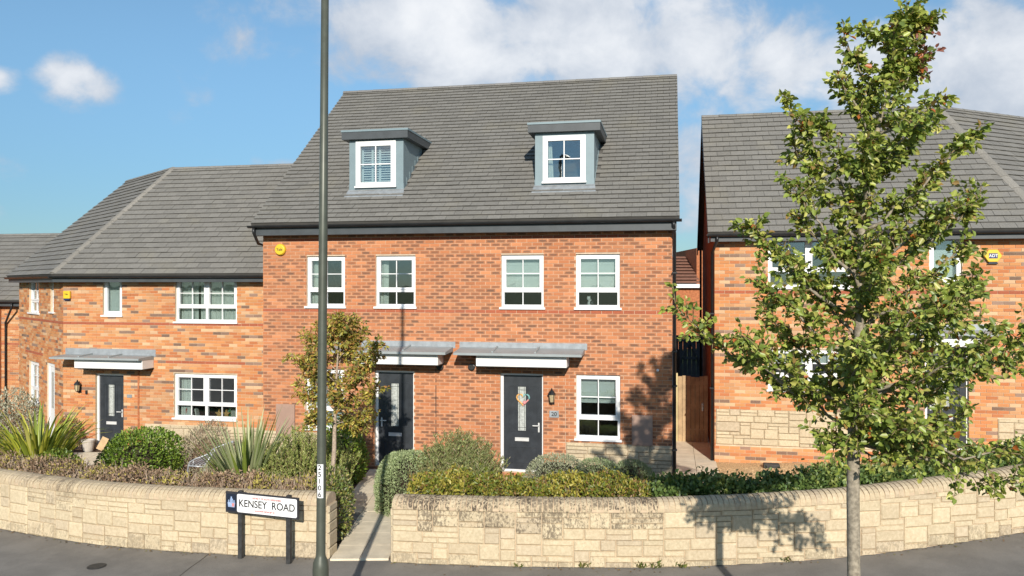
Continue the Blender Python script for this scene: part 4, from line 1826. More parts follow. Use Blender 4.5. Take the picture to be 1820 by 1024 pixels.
ridge_tiles(LH.root, rid0, Vector((W_L - .03, RUNL, ZRL + .02)), (.21, .205, .195), 5)
rw_end = rw @ Vector((-WL_ - .12, RUNL, ZRL + .02))
ridge_tiles(LH.root, rid0, rw_end, (.21, .205, .195), 6)
# rear slopes
MB().add([(xr0, RUNL, ZRL), (W_L - .03, RUNL, ZRL), (W_L - .03, 2 * RUNL + .3, zEL), (2 * xr0, 2 * RUNL + .3, zEL)], [(0, 1, 2, 3)]).build('rear_roof', 'roof_felt', LH.root)
q1_, q2_ = rw @ Vector((-WL_ - .12, RUNL, ZRL)), rw @ Vector((-WL_ - .12, 2 * RUNL + .3, zEL))
MB().add([tuple(q1_), (xr0, RUNL, ZRL), (2 * xr0, 2 * RUNL + .3, zEL), tuple(q2_)], [(0, 1, 2, 3)]).build('rear_roof', 'roof_felt', LH.root)
put(MB().add([(.0, 0, wtL), (.0, 2 * RUNL, wtL), (.0, RUNL, ZRL - .1), (.2, 0, wtL), (.2, 2 * RUNL, wtL), (.2, RUNL, ZRL - .1)],
             [(0, 1, 2), (5, 4, 3), (0, 3, 4, 1), (1, 4, 5, 2), (2, 5, 3, 0)]).build('gable', 'brick_plain', LH.root), wingM)
MB().box(xc0 + .0, W_L - .03, -ovl + .02, -ovl + .045, zEL - .19, zEL - .005).build('fascia', 'fascia_grey', LH.root)
MB().box(.05, W_L - .03, -ovl + .046, -.012, zEL - .19, zEL - .175).build('soffit', 'fascia_grey', LH.root)
put(MB().box(-.06, WL_ + .06, -ovl + .02, -ovl + .045, zEL - .19, zEL - .005).build('fascia', 'fascia_grey', LH.root), wingM)
put(MB().box(-.06, WL_ - .02, -ovl + .046, -.012, zEL - .19, zEL - .175).build('soffit', 'fascia_grey', LH.root), wingM)
gutter(LH.root, xc0 - .02, W_L - .03, -ovl + .018, zEL - .03)
gutter(LH.root, -.12, WL_ + .06, -ovl + .018, zEL - .03, wingM)
# fixed things
x, z = LH.px(120.5, 525)
al = empty('alarm_box', LH.world(x + .02, -.012, z), -TH)
tag(al, 'square yellow alarm box with blue base on the low left house', 'alarm box')
MB().box(-.10, .10, -.07, 0, -.09, .115).build('cover', 'yellow', al, bevel=.02)
MB().box(-.085, .085, -.06, -.002, -.125, -.091).build('base', 'navy', al)
text_obj('lettering', 'Yale', .06, 'black_print', al, T(0, -.0715, .03) @ STAND)
x, z = LH.px(143, 690)
lantern('wall_lantern', LH.world(x, -.012, z + .02), -TH, 'black wall lantern left of the low left house door')
x, z = LH.px(155, 697)
db = MB().box(-.025, .025, -.03, 0, -.05, .05).build('doorbell', 'black_plastic')
db.matrix_world = Matrix.LocRotScale(LH.world(x, -.0125, z), Quaternion((0, 0, 1), -TH), None)
tag(db, 'small black doorbell beside the lantern on the low left house', 'doorbell')
x, z = LH.px(231, 704)
npl = MB().box(-.07, .07, -.012, 0, -.04, .04).build('number_plate', 'lead')
npl.matrix_world = Matrix.LocRotScale(LH.world(x, -.0125, z), Quaternion((0, 0, 1), -TH), None)
tag(npl, 'small grey number plate right of the low left house door', 'number plate')
# starfish and toys on the sill of the ground floor window
star = []
for k in range(10):
    t = math.pi / 2 + k * math.pi / 5
    rr = .12 if k % 2 == 0 else .05
    star.append((rr * math.cos(t), rr * math.sin(t)))
for u_, lab in ((388, 'orange star toy in the left house ground floor window, left of the green bottle'), (401, 'orange star toy in the left house ground floor window, right of the first star')):
    x, z = LH.px(u_, 736, .2)
    s_ = MB().prism(star, -.02, .02).build('star_toy', 'orange_toy')
    s_.matrix_world = Matrix.LocRotScale(LH.world(x, .24, z), Quaternion((0, 0, 1), -TH), None)
    tag(s_, lab, 'toy', 'star toys on the window sill')
x, z = LH.px(402, 740, .2)
s_ = MB().lathe([(.03, 0), (.03, .14), (.012, .2), (.012, .26)], (0, 0, 0), 10).build('bottle', 'green_toy')
s_.matrix_world = T(*LH.world(x + .02, .33, gw[2] + .06))
tag(s_, 'small green bottle in the low left house window', 'bottle')
x, z = LH.px(335, 738, .2)
for k, (dx, m_, lab) in enumerate(((-.12, 'red_print', 'red book leaning in the low left house window'), (.0, 'whiteboard', 'white book standing in the low left house window'), (.2, 'curtain', 'cream book standing alone in the low left house window'))):
    bk = MB().box(-.015, .015, -.07, .07, 0, .2).build('book', m_)
    bk.matrix_world = T(*LH.world(x + dx, .3, gw[2] + .05)) @ Matrix.Rotation(-TH, 4, 'Z') @ Matrix.Rotation(.2 * (1 - k), 4, 'Y')
    tag(bk, lab, 'book', 'books on the window sill')

# ------------------------------------------------------------------ right house
RH = House('brick_house', 18.47, 1270, .45, 'low brick house with stone base behind the street tree, on the right')
W_R = RH.px(1853, 500)[0]
zER = RH.px(1300, 414, -.3)[1]
RUNR = 3.3
ZRR = RH.px(1300, 206, RUNR)[1]
wtR = zER - .07
sx_ = RH.px(1365, 600)[0]
uwr = (sx_, sx_ + 1.75, RH.px(1430, 514)[1], wtR - .02)
gwr = (sx_, sx_ + 1.75, RH.px(1430, 697)[1], RH.px(1430, 621)[1])
swr = (RH.px(1652, 470)[0], RH.px(1710, 470)[0], RH.px(1680, 505)[1], wtR - .02)
drr = (RH.px(1644, 680)[0], RH.px(1722, 680)[0], 0, RH.px(1680, 629)[1])
opsR = [uwr, gwr, swr, drr]
wall_panel(RH.root, W_R, -.75, wtR, opsR, 'mortar_multi')
zbR = RH.px(1540, 519.5)[1] - .0325
plR = [(.03, drr[0] - .35, RH.px(1300, 790)[1], RH.px(1300, 727)[1]), (RH.px(1773, 780)[0], W_R - .002, RH.px(1790, 800)[1], RH.px(1790, 745)[1])]
bricks(RH.root, W_R, -.75, wtR, opsR, col_multi, zbR, [(zbR, 0, 99)], 300, lambda x, z: min(abs(x - .4), abs(x - W_R + .6)), 9, plR)
window(RH.root, *uwr, 2, .33, True, None)
window(RH.root, *gwr, 2, .33, True, [('blind', .3)])
window(RH.root, *swr, 1, 0, False, [('blind', .9)])
door(RH.root, *drr, hinge_left=False)
canopy(RH.root, RH.px(1585, 585)[0], RH.px(1768, 585)[0], RH.px(1615, 600, -.46)[0], RH.px(1745, 600, -.46)[0], RH.px(1680, 576)[1], RH.px(1680, 588)[1], RH.px(1680, 593, -.62)[1])
MB().box(.001, .28, .281, 2 * RUNR, -.75, wtR).build('side_wall', 'brick_plain', RH.root)
MB().box(.281, W_R + 2, 2 * RUNR - .28, 2 * RUNR, -.75, wtR).build('rear_wall', 'brick_plain', RH.root)
for zf in (-.02, 2.35):
    MB().box(.285, W_R, .285, 2 * RUNR - .29, zf, zf + .12 if zf > 0 else zf + .01).build('floor', 'inside', RH.root)
for zf in (0, 2.48):
    MB().box(.285, W_R, 2.9, 3.0, zf, zf + 1.8).build('inner_wall', 'inside', RH.root)
riseR = (ZRR - zER) / (RUNR + ovl)
SLR = math.hypot(RUNR + ovl, ZRR - zER)
xv = -.16
BR2 = R(35)
th2 = math.tan(BR2 / 2)
xcR = W_R + ovl * th2
xrR = W_R - RUNR * th2
GR = SLR / 23.0
tiled(RH.root, Vector((0, -ovl - .02, zER + .005)), Vector((1, 0, 0)), Vector((0, RUNR + ovl, ZRR - zER)).normalized(),
      [(xv, 0), (xcR, 0), (xrR, SLR), (xv, SLR)], GR, .33, ROOF, 300, lambda p_: p_.x if p_.x < W_R * .35 else 50 - p_.x, 41)
WRL = 4.5
rwR = T(W_R, 0, 0) @ Matrix.Rotation(BR2, 4, 'Z')
r3 = Matrix.Rotation(BR2, 4, 'Z')
tiled(RH.root, rwR @ Vector((0, -ovl - .02, zER + .005)), r3 @ Vector((1, 0, 0)), (r3 @ Vector((0, RUNR + ovl, ZRR - zER))).normalized(),
      [(-ovl * th2, 0), (WRL, 0), (WRL, SLR), (RUNR * th2, SLR)], GR, .33, ROOF, 200, lambda p_: p_.x, 42)
wall_panel(RH.root, WRL, -.75, wtR, [], 'brick_plain', 'wing_wall', loc=rwR)
put(MB().box(WRL - .28, WRL - .001, .281, 2 * RUNR, -.75, wtR).build('side_wall', 'brick_plain', RH.root), rwR)
ridR = Vector((xrR, RUNR, ZRR + .02))
ridge_tiles(RH.root, Vector((xcR, -ovl, zER + .06)), ridR + Vector((0, 0, .03)), (.25, .235, .21), 14, w=.14, h=.07)
ridge_tiles(RH.root, Vector((xv, RUNR, ZRR + .02)), ridR, (.21, .205, .195), 15)
ridge_tiles(RH.root, ridR, rwR @ Vector((WRL, RUNR, ZRR + .02)), (.21, .205, .195), 16)
bs = 2 * RUNR + .3
MB().add([(xv, RUNR, ZRR), (xrR, RUNR, ZRR), (xrR - 1, bs, zER), (xv, bs, zER), (xv, RUNR, ZRR - .08), (xrR, RUNR, ZRR - .08), (xrR - 1, bs, zER - .08), (xv, bs, zER - .08)], BOXF).build('rear_roof', 'roof_felt', RH.root)
q1_, q2_ = rwR @ Vector((WRL, RUNR, ZRR)), rwR @ Vector((WRL, bs, zER))
MB().add([(xrR, RUNR, ZRR), tuple(q1_), tuple(q2_), (xrR - 1, bs, zER)], [(0, 1, 2, 3)]).build('rear_roof', 'roof_felt', RH.root)
MB().add([(.004, 0, wtR), (.004, 2 * RUNR, wtR), (.004, RUNR, ZRR - .1), (.2, 0, wtR), (.2, 2 * RUNR, wtR), (.2, RUNR, ZRR - .1)],
         [(0, 1, 2), (5, 4, 3), (0, 3, 4, 1), (1, 4, 5, 2), (2, 5, 3, 0)]).build('gable', 'brick_plain', RH.root)
# black barge boards on the gable end
for y0, z0_, y1, z1_ in ((-ovl, zER - .02, RUNR, ZRR - .01), (bs, zER - .02, RUNR, ZRR - .01)):
    MB().add([(xv - .001, y0, z0_ - .2), (xv - .001, y1, z1_ - .2), (xv - .001, y1, z1_), (xv - .001, y0, z0_),
              (xv + .03, y0, z0_ - .2), (xv + .03, y1, z1_ - .2), (xv + .03, y1, z1_), (xv + .03, y0, z0_)],
             [(0, 1, 2, 3), (7, 6, 5, 4), (0, 4, 5, 1), (1, 5, 6, 2), (2, 6, 7, 3), (3, 7, 4, 0)]).build('barge_board', 'black_plastic', RH.root)
MB().box(xv + .06, xcR, -ovl + .02, -ovl + .045, zER - .19, zER - .005).build('fascia', 'fascia_grey', RH.root)
MB().box(.0, W_R, -ovl + .046, -.012, zER - .19, zER - .175).build('soffit', 'fascia_grey', RH.root)
gutter(RH.root, xv - .02, xcR, -ovl + .018, zER - .03)
downpipe(RH.root, [(.04, -ovl - .03, zER - .07), (.04, -ovl - .03, zER - .16), (-.05, -.02, zER - .42), (-.05, .07, zER - .5), (-.05, .07, -.6)], .034, clips=(2.9, 1.2))
MB().tube([(-.06, bs - .3, zER - .05), (-.06, bs - .35, zER - .5), (-.06, bs - .35, -.5)], .034, 10).build('downpipe', 'black_plastic', RH.root, smooth=True)
x, z = RH.px(1763, 455)
al = empty('alarm_box', RH.world(x, -.012, z), -TH)
tag(al, 'hexagonal yellow alarm box on the house behind the street tree', 'alarm box')
hexp = [(.175 * math.cos(math.pi / 3 * k), .15 * math.sin(math.pi / 3 * k)) for k in range(6)]
MB().prism(hexp, -.06, 0).build('cover', 'yellow', al, bevel=.01)
MB().box(-.085, .085, -.064, -.0605, -.055, .055).build('face', 'navy', al)
text_obj('lettering', 'ADT', .085, 'white_print', al, T(0, -.0665, .0) @ STAND)
MB().prism([(-.10, -.17), (.10, -.17), (.075, -.132), (-.075, -.132)], -.055, -.005).build('base', 'navy_dark', al)

# ------------------------------------------------------------------ neighbours further off
FL = House('brick_house', 24.0, -150, -.5, 'partly hidden brick house with grey roof at the far left edge')
wf = FL.px(36, 500)[0] + 1.5
zef = FL.px(20, 534)[1]
zrf = FL.px(50, 417, 3.4)[1]
MB().box(0, wf, 0, 7, -.4, zef - .05).build('wall', 'mortar_multi', FL.root)
bricks(FL.root, wf, -.4, zef - .06, [], col_multi, .0, [(2.4, 0, 99)], 120, lambda x, z: -x, 12)
slf = math.hypot(3.7, zrf - zef)
tiled(FL.root, Vector((0, -.3, zef)), Vector((1, 0, 0)), Vector((0, 3.7, zrf - zef)).normalized(), [(-.3, 0), (wf + .3, 0), (wf + .3, slf), (-.3, slf)], slf / 16, .34, ROOF, 150, lambda p_: -p_.x, 51)
MB().add([(-.3, 3.4, zrf), (wf + .3, 3.4, zrf), (wf + .3, 7.2, zef), (-.3, 7.2, zef)], [(0, 1, 2, 3)]).build('rear_roof', 'roof_felt', FL.root)
ridge_tiles(FL.root, (-.3, 3.4, zrf + .02), (wf + .3, 3.4, zrf + .02), (.21, .205, .195), 52)
MB().box(-.2, wf + .2, -.28, -.25, zef - .2, zef - .01).build('fascia', 'fascia_grey', FL.root)
gutter(FL.root, -.3, wf + .3, -.29, zef - .03)
xg_ = FL.px(2, 535)[0]
# front gable of the far left house
MB().prism([(xg_ - 3.4, -.4), (xg_ + .02, -.4), (xg_ + .02, zef), (xg_ - 1.7, zef + 2.6), (xg_ - 3.4, zef)], -1.2, -.02).build('gable', 'brick_plain', FL.root)
downpipe(FL.root, [(xg_ + .75, -.33, zef - .08), (xg_ + .75, -.33, zef - .25), (xg_ + .28, -.1, zef - .8), (xg_ + .25, -.06, zef - 1.0), (xg_ + .25, -.06, -.3)], .036)

bh = empty('brick_house', at(1215, 560, 47), 0)
bh.location.z = -.5
tag(bh, 'distant house with brown tiled roof seen through the gap between houses', 'house')
zb1, zb2_ = at(1215, 505, 47).z + .5, at(1215, 456, 51).z + .5
MB().box(-6, 1.0, 0, 8, 0, zb1).build('wall', 'brick_plain', bh)
rows_b = 9
rfm = MB()
for k in range(rows_b):
    f0, f1 = k / rows_b, (k + 1) / rows_b
    rfm.add([(-6.2, -.3 + 4.3 * f0, zb1 + (zb2_ - zb1) * f0 + .06), (1.0, -.3 + 4.3 * f0, zb1 + (zb2_ - zb1) * f0 + .06), (1.0, -.3 + 4.3 * f1, zb1 + (zb2_ - zb1) * f1), (-6.2, -.3 + 4.3 * f1, zb1 + (zb2_ - zb1) * f1)], [(0, 1, 2, 3)])
rfm.add([(-6.2, 4, zb2_), (1.0, 4, zb2_), (1.0, 8.2, zb1), (-6.2, 8.2, zb1)], [(0, 1, 2, 3)])
rfm.build('roof', 'red_tiles', bh)
MB().box(-6.2, 1.0, -.34, -.30, zb1 - .22, zb1 - .0).build('fascia', 'upvc', bh)
MB().prism([(1.01, 0), (3.2, 0), (3.2, zb1 + 1.2), (1.01, zb1 + 2.2)], 1.0, 8).build('side_wing', 'brick_plain', bh)

# dark timber yard gates and fence beyond the passage
yg = empty('yard_gate', at(1225, 650, 31), -TH)
yg.location.z = .2
tag(yg, 'dark grey timber yard gate with diagonal braces, far down the passage', 'gate')
for k in range(9):
    MB().box(-.75 + k * .17, -.75 + k * .17 + .16, 0, .03, .0, 1.85).build('board', 'timber_dark', yg)
for z in (.2, .9, 1.6):
    MB().box(-.75, .76, -.035, -.001, z, z + .1).build('rail', 'timber_dark', yg)
MB().bar((-.7, -.05, .3), (.0, -.05, 1.6), .1, .03, (0, 1, 0)).build('brace', 'timber_dark', yg)
MB().bar((.7, -.05, .3), (.05, -.05, 1.6), .1, .03, (0, 1, 0)).build('brace', 'timber_dark', yg)
# side gate in the passage
gap0 = W_M
gapR = (RH.o - MH.o).dot(E)
dG = (20.55 - MH.o.dot(Vector((0, 1)))) 
yG = 4.25
sg = empty('side_gate', MH.world(gap0 + .06, yG, 0), -TH)
sg.location.z = zh(4) - .02
tag(sg, 'pale timber side gate closing the passage between the houses', 'gate')
wg = gapR - gap0 - .10
MB().box(0, .09, -.05, .05, 0, 1.80).build('post', 'timber_post', sg)
nbd = 7
bw = (wg - .1) / nbd
for k in range(nbd):
    MB().box(.1 + k * bw, .1 + (k + 1) * bw - .008, -.012, .012, .04, 1.72 + .02 * math.sin(k * 1.3)).build('board', 'timber', sg)
for z in (.25, .9, 1.5):
    MB().box(.1, wg, .013, .05, z, z + .1).build('rail', 'timber', sg)
MB().box(wg - .16, wg - .12, -.03, -.0125, .85, 1.05).build('latch', 'chrome', sg)
fnc = empty('garden_fence', MH.world(W_M + .3, 11.5, 0), -TH)
tag(fnc, 'dark timber garden fence beside the far yard gate', 'fence')
for k in range(10):
    MB().box(-1.5 + k * .15, -1.5 + k * .15 + .14, 0, .02, 0, 1.75).build('board', 'timber_dark', fnc)
MB().box(-1.5, 0, .021, .06, 1.4, 1.5).build('rail', 'timber_dark', fnc)
MB().box(-1.5, 0, .021, .06, .3, .4).build('rail', 'timber_dark', fnc)

# ================================================================== paths and gravel
def path(name, x0, x1, y0, y1, sx, sy, rot=None, mat='slab', zoff=.03):
    root = MB().add([(x0, y0, zt(x0, y0) + .012), (x1, y0, zt(x1, y0) + .012), (x1, y1, zt(x1, y1) + .012), (x0, y1, zt(x0, y1) + .012)], [(0, 1, 2, 3)]).build(name, 'stone_mortar')
    root['kind'] = 'structure'
    nx_, ny_ = max(1, int(round((x1 - x0) / sx))), max(1, int(round((y1 - y0) / sy)))
    dx, dy = (x1 - x0) / nx_, (y1 - y0) / ny_
    for j in range(ny_):
        for i in range(nx_):
            a, b2, c, d = x0 + i * dx + .004, x0 + (i + 1) * dx - .004, y0 + j * dy + .004, y0 + (j + 1) * dy - .004
            zz = [zt(a, c) + zoff, zt(b2, c) + zoff, zt(b2, d) + zoff, zt(a, d) + zoff]
            mb = MB().add([(a, c, zz[0] - .05), (b2, c, zz[1] - .05), (b2, d, zz[2] - .05), (a, d, zz[3] - .05), (a, c, zz[0]), (b2, c, zz[1]), (b2, d, zz[2]), (a, d, zz[3])], BOXF)
            mb.build('slab', mat, root)
    return root


path('garden_path', -2.66, -1.80, 11.50, 13.95, .43, .62)
path('garden_path', -3.12, -2.20, 13.96, 17.25, .46, .62)
path('house_path', .2, 1.05, 15.3, 16.55, .43, .6)
gpl = gpt(150, 812)
path('house_path', gpl[0] - .75, gpl[0] + .75, 18.6, 20.3, .5, .55)
# passage between the houses, laid in the direction of the houses
ps = empty('passage_path', MH.world(W_M + .05, -2.2, 0), -TH)
ps.location.z = 0
ps['kind'] = 'structure'
nyp = 14
wpth = gapR - gap0 - .02
for j in range(nyp):
    for i in range(2):
        a, b2 = i * (wpth / 2) + .004, (i + 1) * (wpth / 2) - .004
        c, d = j * .6 + .004, (j + 1) * .6 - .004
        q = MH.world(W_M + .05 + a, -2.2 + c, 0)
        z = zt(q.x, q.y)
        MB().box(a, b2, c, d, z - .03, z + .035).build('slab', 'slab', ps)
gvx = list(np.arange(4.35, 11.6, .4))
grv = sheet('gravel_bed', gvx, list(np.arange(12.1, 19.0, .4)), lambda x, y: zt(x, y) + .024, 'gravel')
# loose gravel stones
gv = MB()
oct_ = Tmpl([(1, 0, 0), (-1, 0, 0), (0, 1, 0), (0, -1, 0), (0, 0, 1), (0, 0, -1)], [(0, 2, 4), (2, 1, 4), (1, 3, 4), (3, 0, 4), (2, 0, 5), (1, 2, 5), (3, 1, 5), (0, 3, 5)])
for _ in range(7000):
    x, y = rng.uniform(4.4, 8.4), rng.uniform(13.3, 17.3)
    s_ = rng.uniform(.009, .022)
    f = rng.uniform(.6, 1.25)
    mt = T(x, y, zt(x, y) + .026) @ Matrix.Rotation(rng.uniform(0, 6), 4, 'Z') @ Matrix.Diagonal((s_, s_ * .8, s_ * .6, 1))
    gv.inst(oct_, mt, (.60 * f, .42 * f, .24 * f, 0))
tag(gv.build('gravel', 'stone_att'), 'golden gravel spread in front of the right house', 'gravel', kind='stuff')
# small air vent block on the gravel
q = gpt(1371, 833)
vb = empty('vent_cover', (q[0], q[1], zt(*q) + .02), -TH)
tag(vb, 'small dark drain cover box lying on the gravel', 'drain cover')
MB().box(-.17, .17, -.1, .1, 0, .085).build('body', 'iron', vb, bevel=.01)
for k in range(4):
    MB().box(-.15, .15, -.08 + k * .045, -.06 + k * .045, .0855, .093).build('bar', 'iron', vb)
# iron cover in the pavement
q = ground_px(172, 1007)
sc = empty('stopcock_cover', (q[0], q[1], zp(q[0])))
tag(sc, 'small round iron cover set in the pavement at lower left', 'cover')
MB().lathe([(.13, .0), (.13, .006)], (0, 0, 0), 20).build('rim', 'iron', sc)
MB().lathe([(.11, .0065), (.11, .010)], (0, 0, 0), 20).build('lid', 'iron', sc)

# seam between two lays of tarmac
a_, b_s = ground_px(372, 984), ground_px(322, 1022)
dv_ = (b_s - a_) / np.linalg.norm(b_s - a_)
b_s = a_ + dv_ * 3.5
sm_ = MB()
for k in range(12):
    q0, q1 = a_ + (b_s - a_) * k / 12, a_ + (b_s - a_) * (k + 1) / 12
    w_ = .006
    q0 = q0 + np.array([.008 * math.sin(k * 2.1), 0])
    q1 = q1 + np.array([.008 * math.sin((k + 1) * 2.1), 0])
    sm_.add([(q0[0] - w_, q0[1], zp(q0[0]) + .003), (q1[0] - w_, q1[1], zp(q1[0]) + .003), (q1[0] + w_, q1[1], zp(q1[0]) + .003), (q0[0] + w_, q0[1], zp(q0[0]) + .003)], [(0, 3, 2, 1)])
sm_.build('pavement_seam', 'iron')['kind'] = 'structure'
# pot and leaning card at the left house door
q = gpt(157, 804)
pt = empty('plant_pot', (q[0], q[1], zt(*q) + .03))
tag(pt, 'pale plant pot beside the low left house door', 'plant pot')
MB().lathe([(.11, 0), (.155, .26), (.17, .262), (.17, .30), (.145, .30), (.14, .25)], (0, 0, 0), 18).build('pot', 'terracotta', pt)
MB().lathe([(.138, .24), (.01, .262)], (0, 0, 0), 14).build('soil', 'soil', pt)
q2 = gpt(173, 803)
cd = MB().box(-.09, .09, -.012, .012, 0, .34).build('leaning_board', 'card_tan')
cd.matrix_world = T(q2[0], q2[1] + .1, zt(*q2) + .03) @ Matrix.Rotation(R(24), 4, 'Y') @ Matrix.Rotation(R(-14), 4, 'X')
tag(cd, 'tan board leaning beside the pot at the low left door', 'board')

# ================================================================== street furniture
# lamp column
LPX, LPY = -2.04, 8.4
lp = empty('street_lamp', (LPX, LPY, zp(LPX)))
tag(lp, 'tall dark green street lamp column with number strip, left of centre', 'street lamp')
colm = MB()
tip = 8.35
lean = .055
prf = [(.105, 0), (.085, .0), (.085, 1.0), (.080, 1.07), (.053, 1.13), (.050, 1.16), (.046, 4.5), (.0375, tip)]
vs_, fs_ = [], []
seg = 20
for r_, h_ in prf:
    for k in range(seg):
        t = 2 * math.pi * k / seg
        vs_.append((r_ * math.cos(t) + lean * max(0, h_ - 1.0) / (tip - 1), r_ * math.sin(t), h_))
for i in range(len(prf) - 1):
    for k in range(seg):
        k2 = (k + 1) % seg
        fs_.append((i * seg + k, i * seg + k2, (i + 1) * seg + k2, (i + 1) * seg + k))
fs_.append(tuple(range((len(prf) - 1) * seg, len(prf) * seg)))
colm.add(vs_, fs_).build('column', 'lamp_green', lp, smooth=True)
MB().box(-.045, .045, -.094, -.0851, .35, .95).build('access_door', 'lamp_green', lp, bevel=.003)
MB().tube([(lean, 0, tip - .05), (lean + .01, -.10, tip + .02), (lean + .02, -.35, tip + .06)], .03, 10).build('bracket', 'lamp_green', lp, smooth=True)
lh = MB().add([(lean - .12, -.75, tip + .05), (lean + .14, -.75, tip + .05), (lean + .14, -.25, tip + .03), (lean - .12, -.25, tip + .03),
               (lean - .08, -.70, tip + .13), (lean + .10, -.70, tip + .13), (lean + .10, -.25, tip + .12), (lean - .08, -.25, tip + .12)], BOXF).build('lantern', 'lamp_green', lp, bevel=.015)
MB().box(lean - .09, lean + .11, -.70, -.35, tip + .032, tip + .037).build('diffuser', 'frosted', lh)
# number strip
zs0, zs1 = at(571, 886, LPY - .06).z - zp(LPX), at(571, 826, LPY - .06).z - zp(LPX)
st = MB()
sv = []
for k in range(7):
    t = -math.pi / 2 + (k - 3) * .23 - .1
    sv += [(.0515 * math.cos(t) + .009, .0515 * math.sin(t), zs0), (.0515 * math.cos(t) + .009, .0515 * math.sin(t), zs1)]
st.add(sv, [(k * 2, k * 2 + 2, k * 2 + 3, k * 2 + 1) for k in range(6)])
stp = st.build('number_strip', 'white_print', lp, smooth=True)
for k, ch in enumerate('25106'):
    text_obj('digit', ch, .075, 'black_print', stp, T(.002, -.0545, zs1 - (k + .5) * (zs1 - zs0) / 5) @ STAND, thick=.001)

# street name sign
s0_ = s_at_u(431) + .0
pa = wp(s_at_u(431)) - Vector((0, .17))
pb = wp(s_at_u(520)) - Vector((0, .30))
ang = math.atan2(pb.y - pa.y, pb.x - pa.x)
sgn_ = empty('street_sign', ((pa.x + pb.x) / 2, (pa.y + pb.y) / 2, zp(pa.x)), ang)
tag(sgn_, 'white street name sign reading KENSEY ROAD on two dark posts', 'street sign')
hl_ = (pb - pa).length / 2
ysg = pa.y
zt0, zb0 = at(474, 875, ysg).z, at(474, 912, ysg).z
zc = (zt0 + zb0) / 2 - zp(pa.x)
hh_ = (zt0 - zb0) / 2
xl = -hl_ - .22
xr_ = hl_ + .20
for x in (-hl_, hl_):
    MB().box(x - .033, x + .033, .022, .085, -.1, zc + hh_ + .012).build('post', 'post_dark', sgn_, bevel=.006)
tilt = Matrix.Rotation(R(.6), 4, 'Y')
pnl = MB().box(xl, xr_, -.012, .02, zc - hh_, zc + hh_).build('panel', 'sign_back', sgn_, bevel=.004)
wl0 = xl + .205


def rrect(x0, x1, z0, z1, r_, y0, y1, sides='lr'):
    pts = []
    for cx_, cz_, a0 in ((x1 - r_, z0 + r_, -90), (x1 - r_, z1 - r_, 0), (x0 + r_, z1 - r_, 90), (x0 + r_, z0 + r_, 180)):
        for k in range(5):
            a = R(a0 + k * 22.5)
            pts.append((cx_ + r_ * math.cos(a), cz_ + r_ * math.sin(a)))
    return MB().prism(pts, y0, y1)


rrect(wl0, xr_ - .022, zc - hh_ + .02, zc + hh_ - .02, .025, -.016, -.0125).build('white_field', 'white_print', sgn_)
rrect(xl + .02, wl0 - .012, zc - hh_ + .03, zc + hh_ - .03, .03, -.015, -.0125).build('crest_field', 'navy_dark', sgn_)
xw = (wl0 + xr_ - .022) / 2
text_obj('lettering', 'KENSEY  ROAD', .150, 'black_print', sgn_, T(xw, -.018, zc - .002) @ STAND, sx=.93, thick=.001)
text_obj('small_lettering', 'DISTRICT OF SOUTH DERBYSHIRE', .040, 'red_print', sgn_, T(xw, -.018, zc + .088) @ STAND, sx=.80, thick=.001)
text_obj('small_lettering', 'www.south-derbys.gov.uk', .038, 'red_print', sgn_, T(xw - .03, -.018, zc - .090) @ STAND, sx=.85, thick=.001)
cxm = (xl + .02 + wl0 - .012) / 2
cr = MB()
cr.prism([(cxm - .055, zc - .07), (cxm + .055, zc - .07), (cxm + .065, zc + .0), (cxm - .065, zc + .0)], -.018, -.0155)
for dx, w_, t_ in ((-.045, .018, .035), (-.015, .015, .055), (.0, .022, .085), (.02, .015, .055), (.047, .018, .035)):
    cr.box(cxm + dx - w_ / 2, cxm + dx + w_ / 2, -.018, -.0155, zc + .001, zc + t_)
cr.build('crest', 'crest_blue', sgn_)
MB().prism([(cxm + .01, zc - .06), (cxm + .05, zc - .06), (cxm + .055, zc - .01), (cxm + .01, zc - .01)], -.0195, -.0182).build('crest_shield', 'pink_cloth', sgn_)

# metal garden bench seen from its end
BY = 16.0
zb_ = zt(-6.4, BY)
bn = empty('garden_bench', (at(350, 830, BY).x, BY, zb_))
tag(bn, 'grey metal garden bench standing among the left garden shrubs', 'bench')
X0 = bn.location.x


def bp_(u, v, dy=0):
    q = at(u, v, BY)
    return (q.x - X0, dy, q.z - zb_)


for dy in (0, 1.15):
    fr_ = MB()
    fr_.tube([(bp_(329, 850)[0], dy, 0), bp_(335, 827, dy), bp_(338, 821, dy), bp_(347, 816, dy), bp_(379, 804, dy)], .016, 8)
    fr_.tube([bp_(379, 804, dy), bp_(363, 829, dy), (bp_(366, 851)[0], dy, 0)], .016, 8)
    fr_.tube([bp_(335, 828, dy), bp_(363, 830, dy)], .016, 8)
    fr_.tube([bp_(343, 829, dy), bp_(344, 818, dy)], .010, 8)
    fr_.build('end_frame', 'steel_paint', bn, smooth=True)
for k in range(5):
    q0 = bp_(336 + k * 6.3, 828.3, 0)
    MB().box(q0[0] - .022, q0[0] + .022, .0, 1.15, q0[2] + .012, q0[2] + .026).build('slat', 'steel_paint', bn)
for k in range(3):
    q0 = bp_(368 + k * 4.2, 821 - k * 6.4, 0)
    MB().box(q0[0] - .010, q0[0] + .010, .0, 1.15, q0[2] - .03, q0[2] + .03).build('back_slat', 'steel_paint', bn)

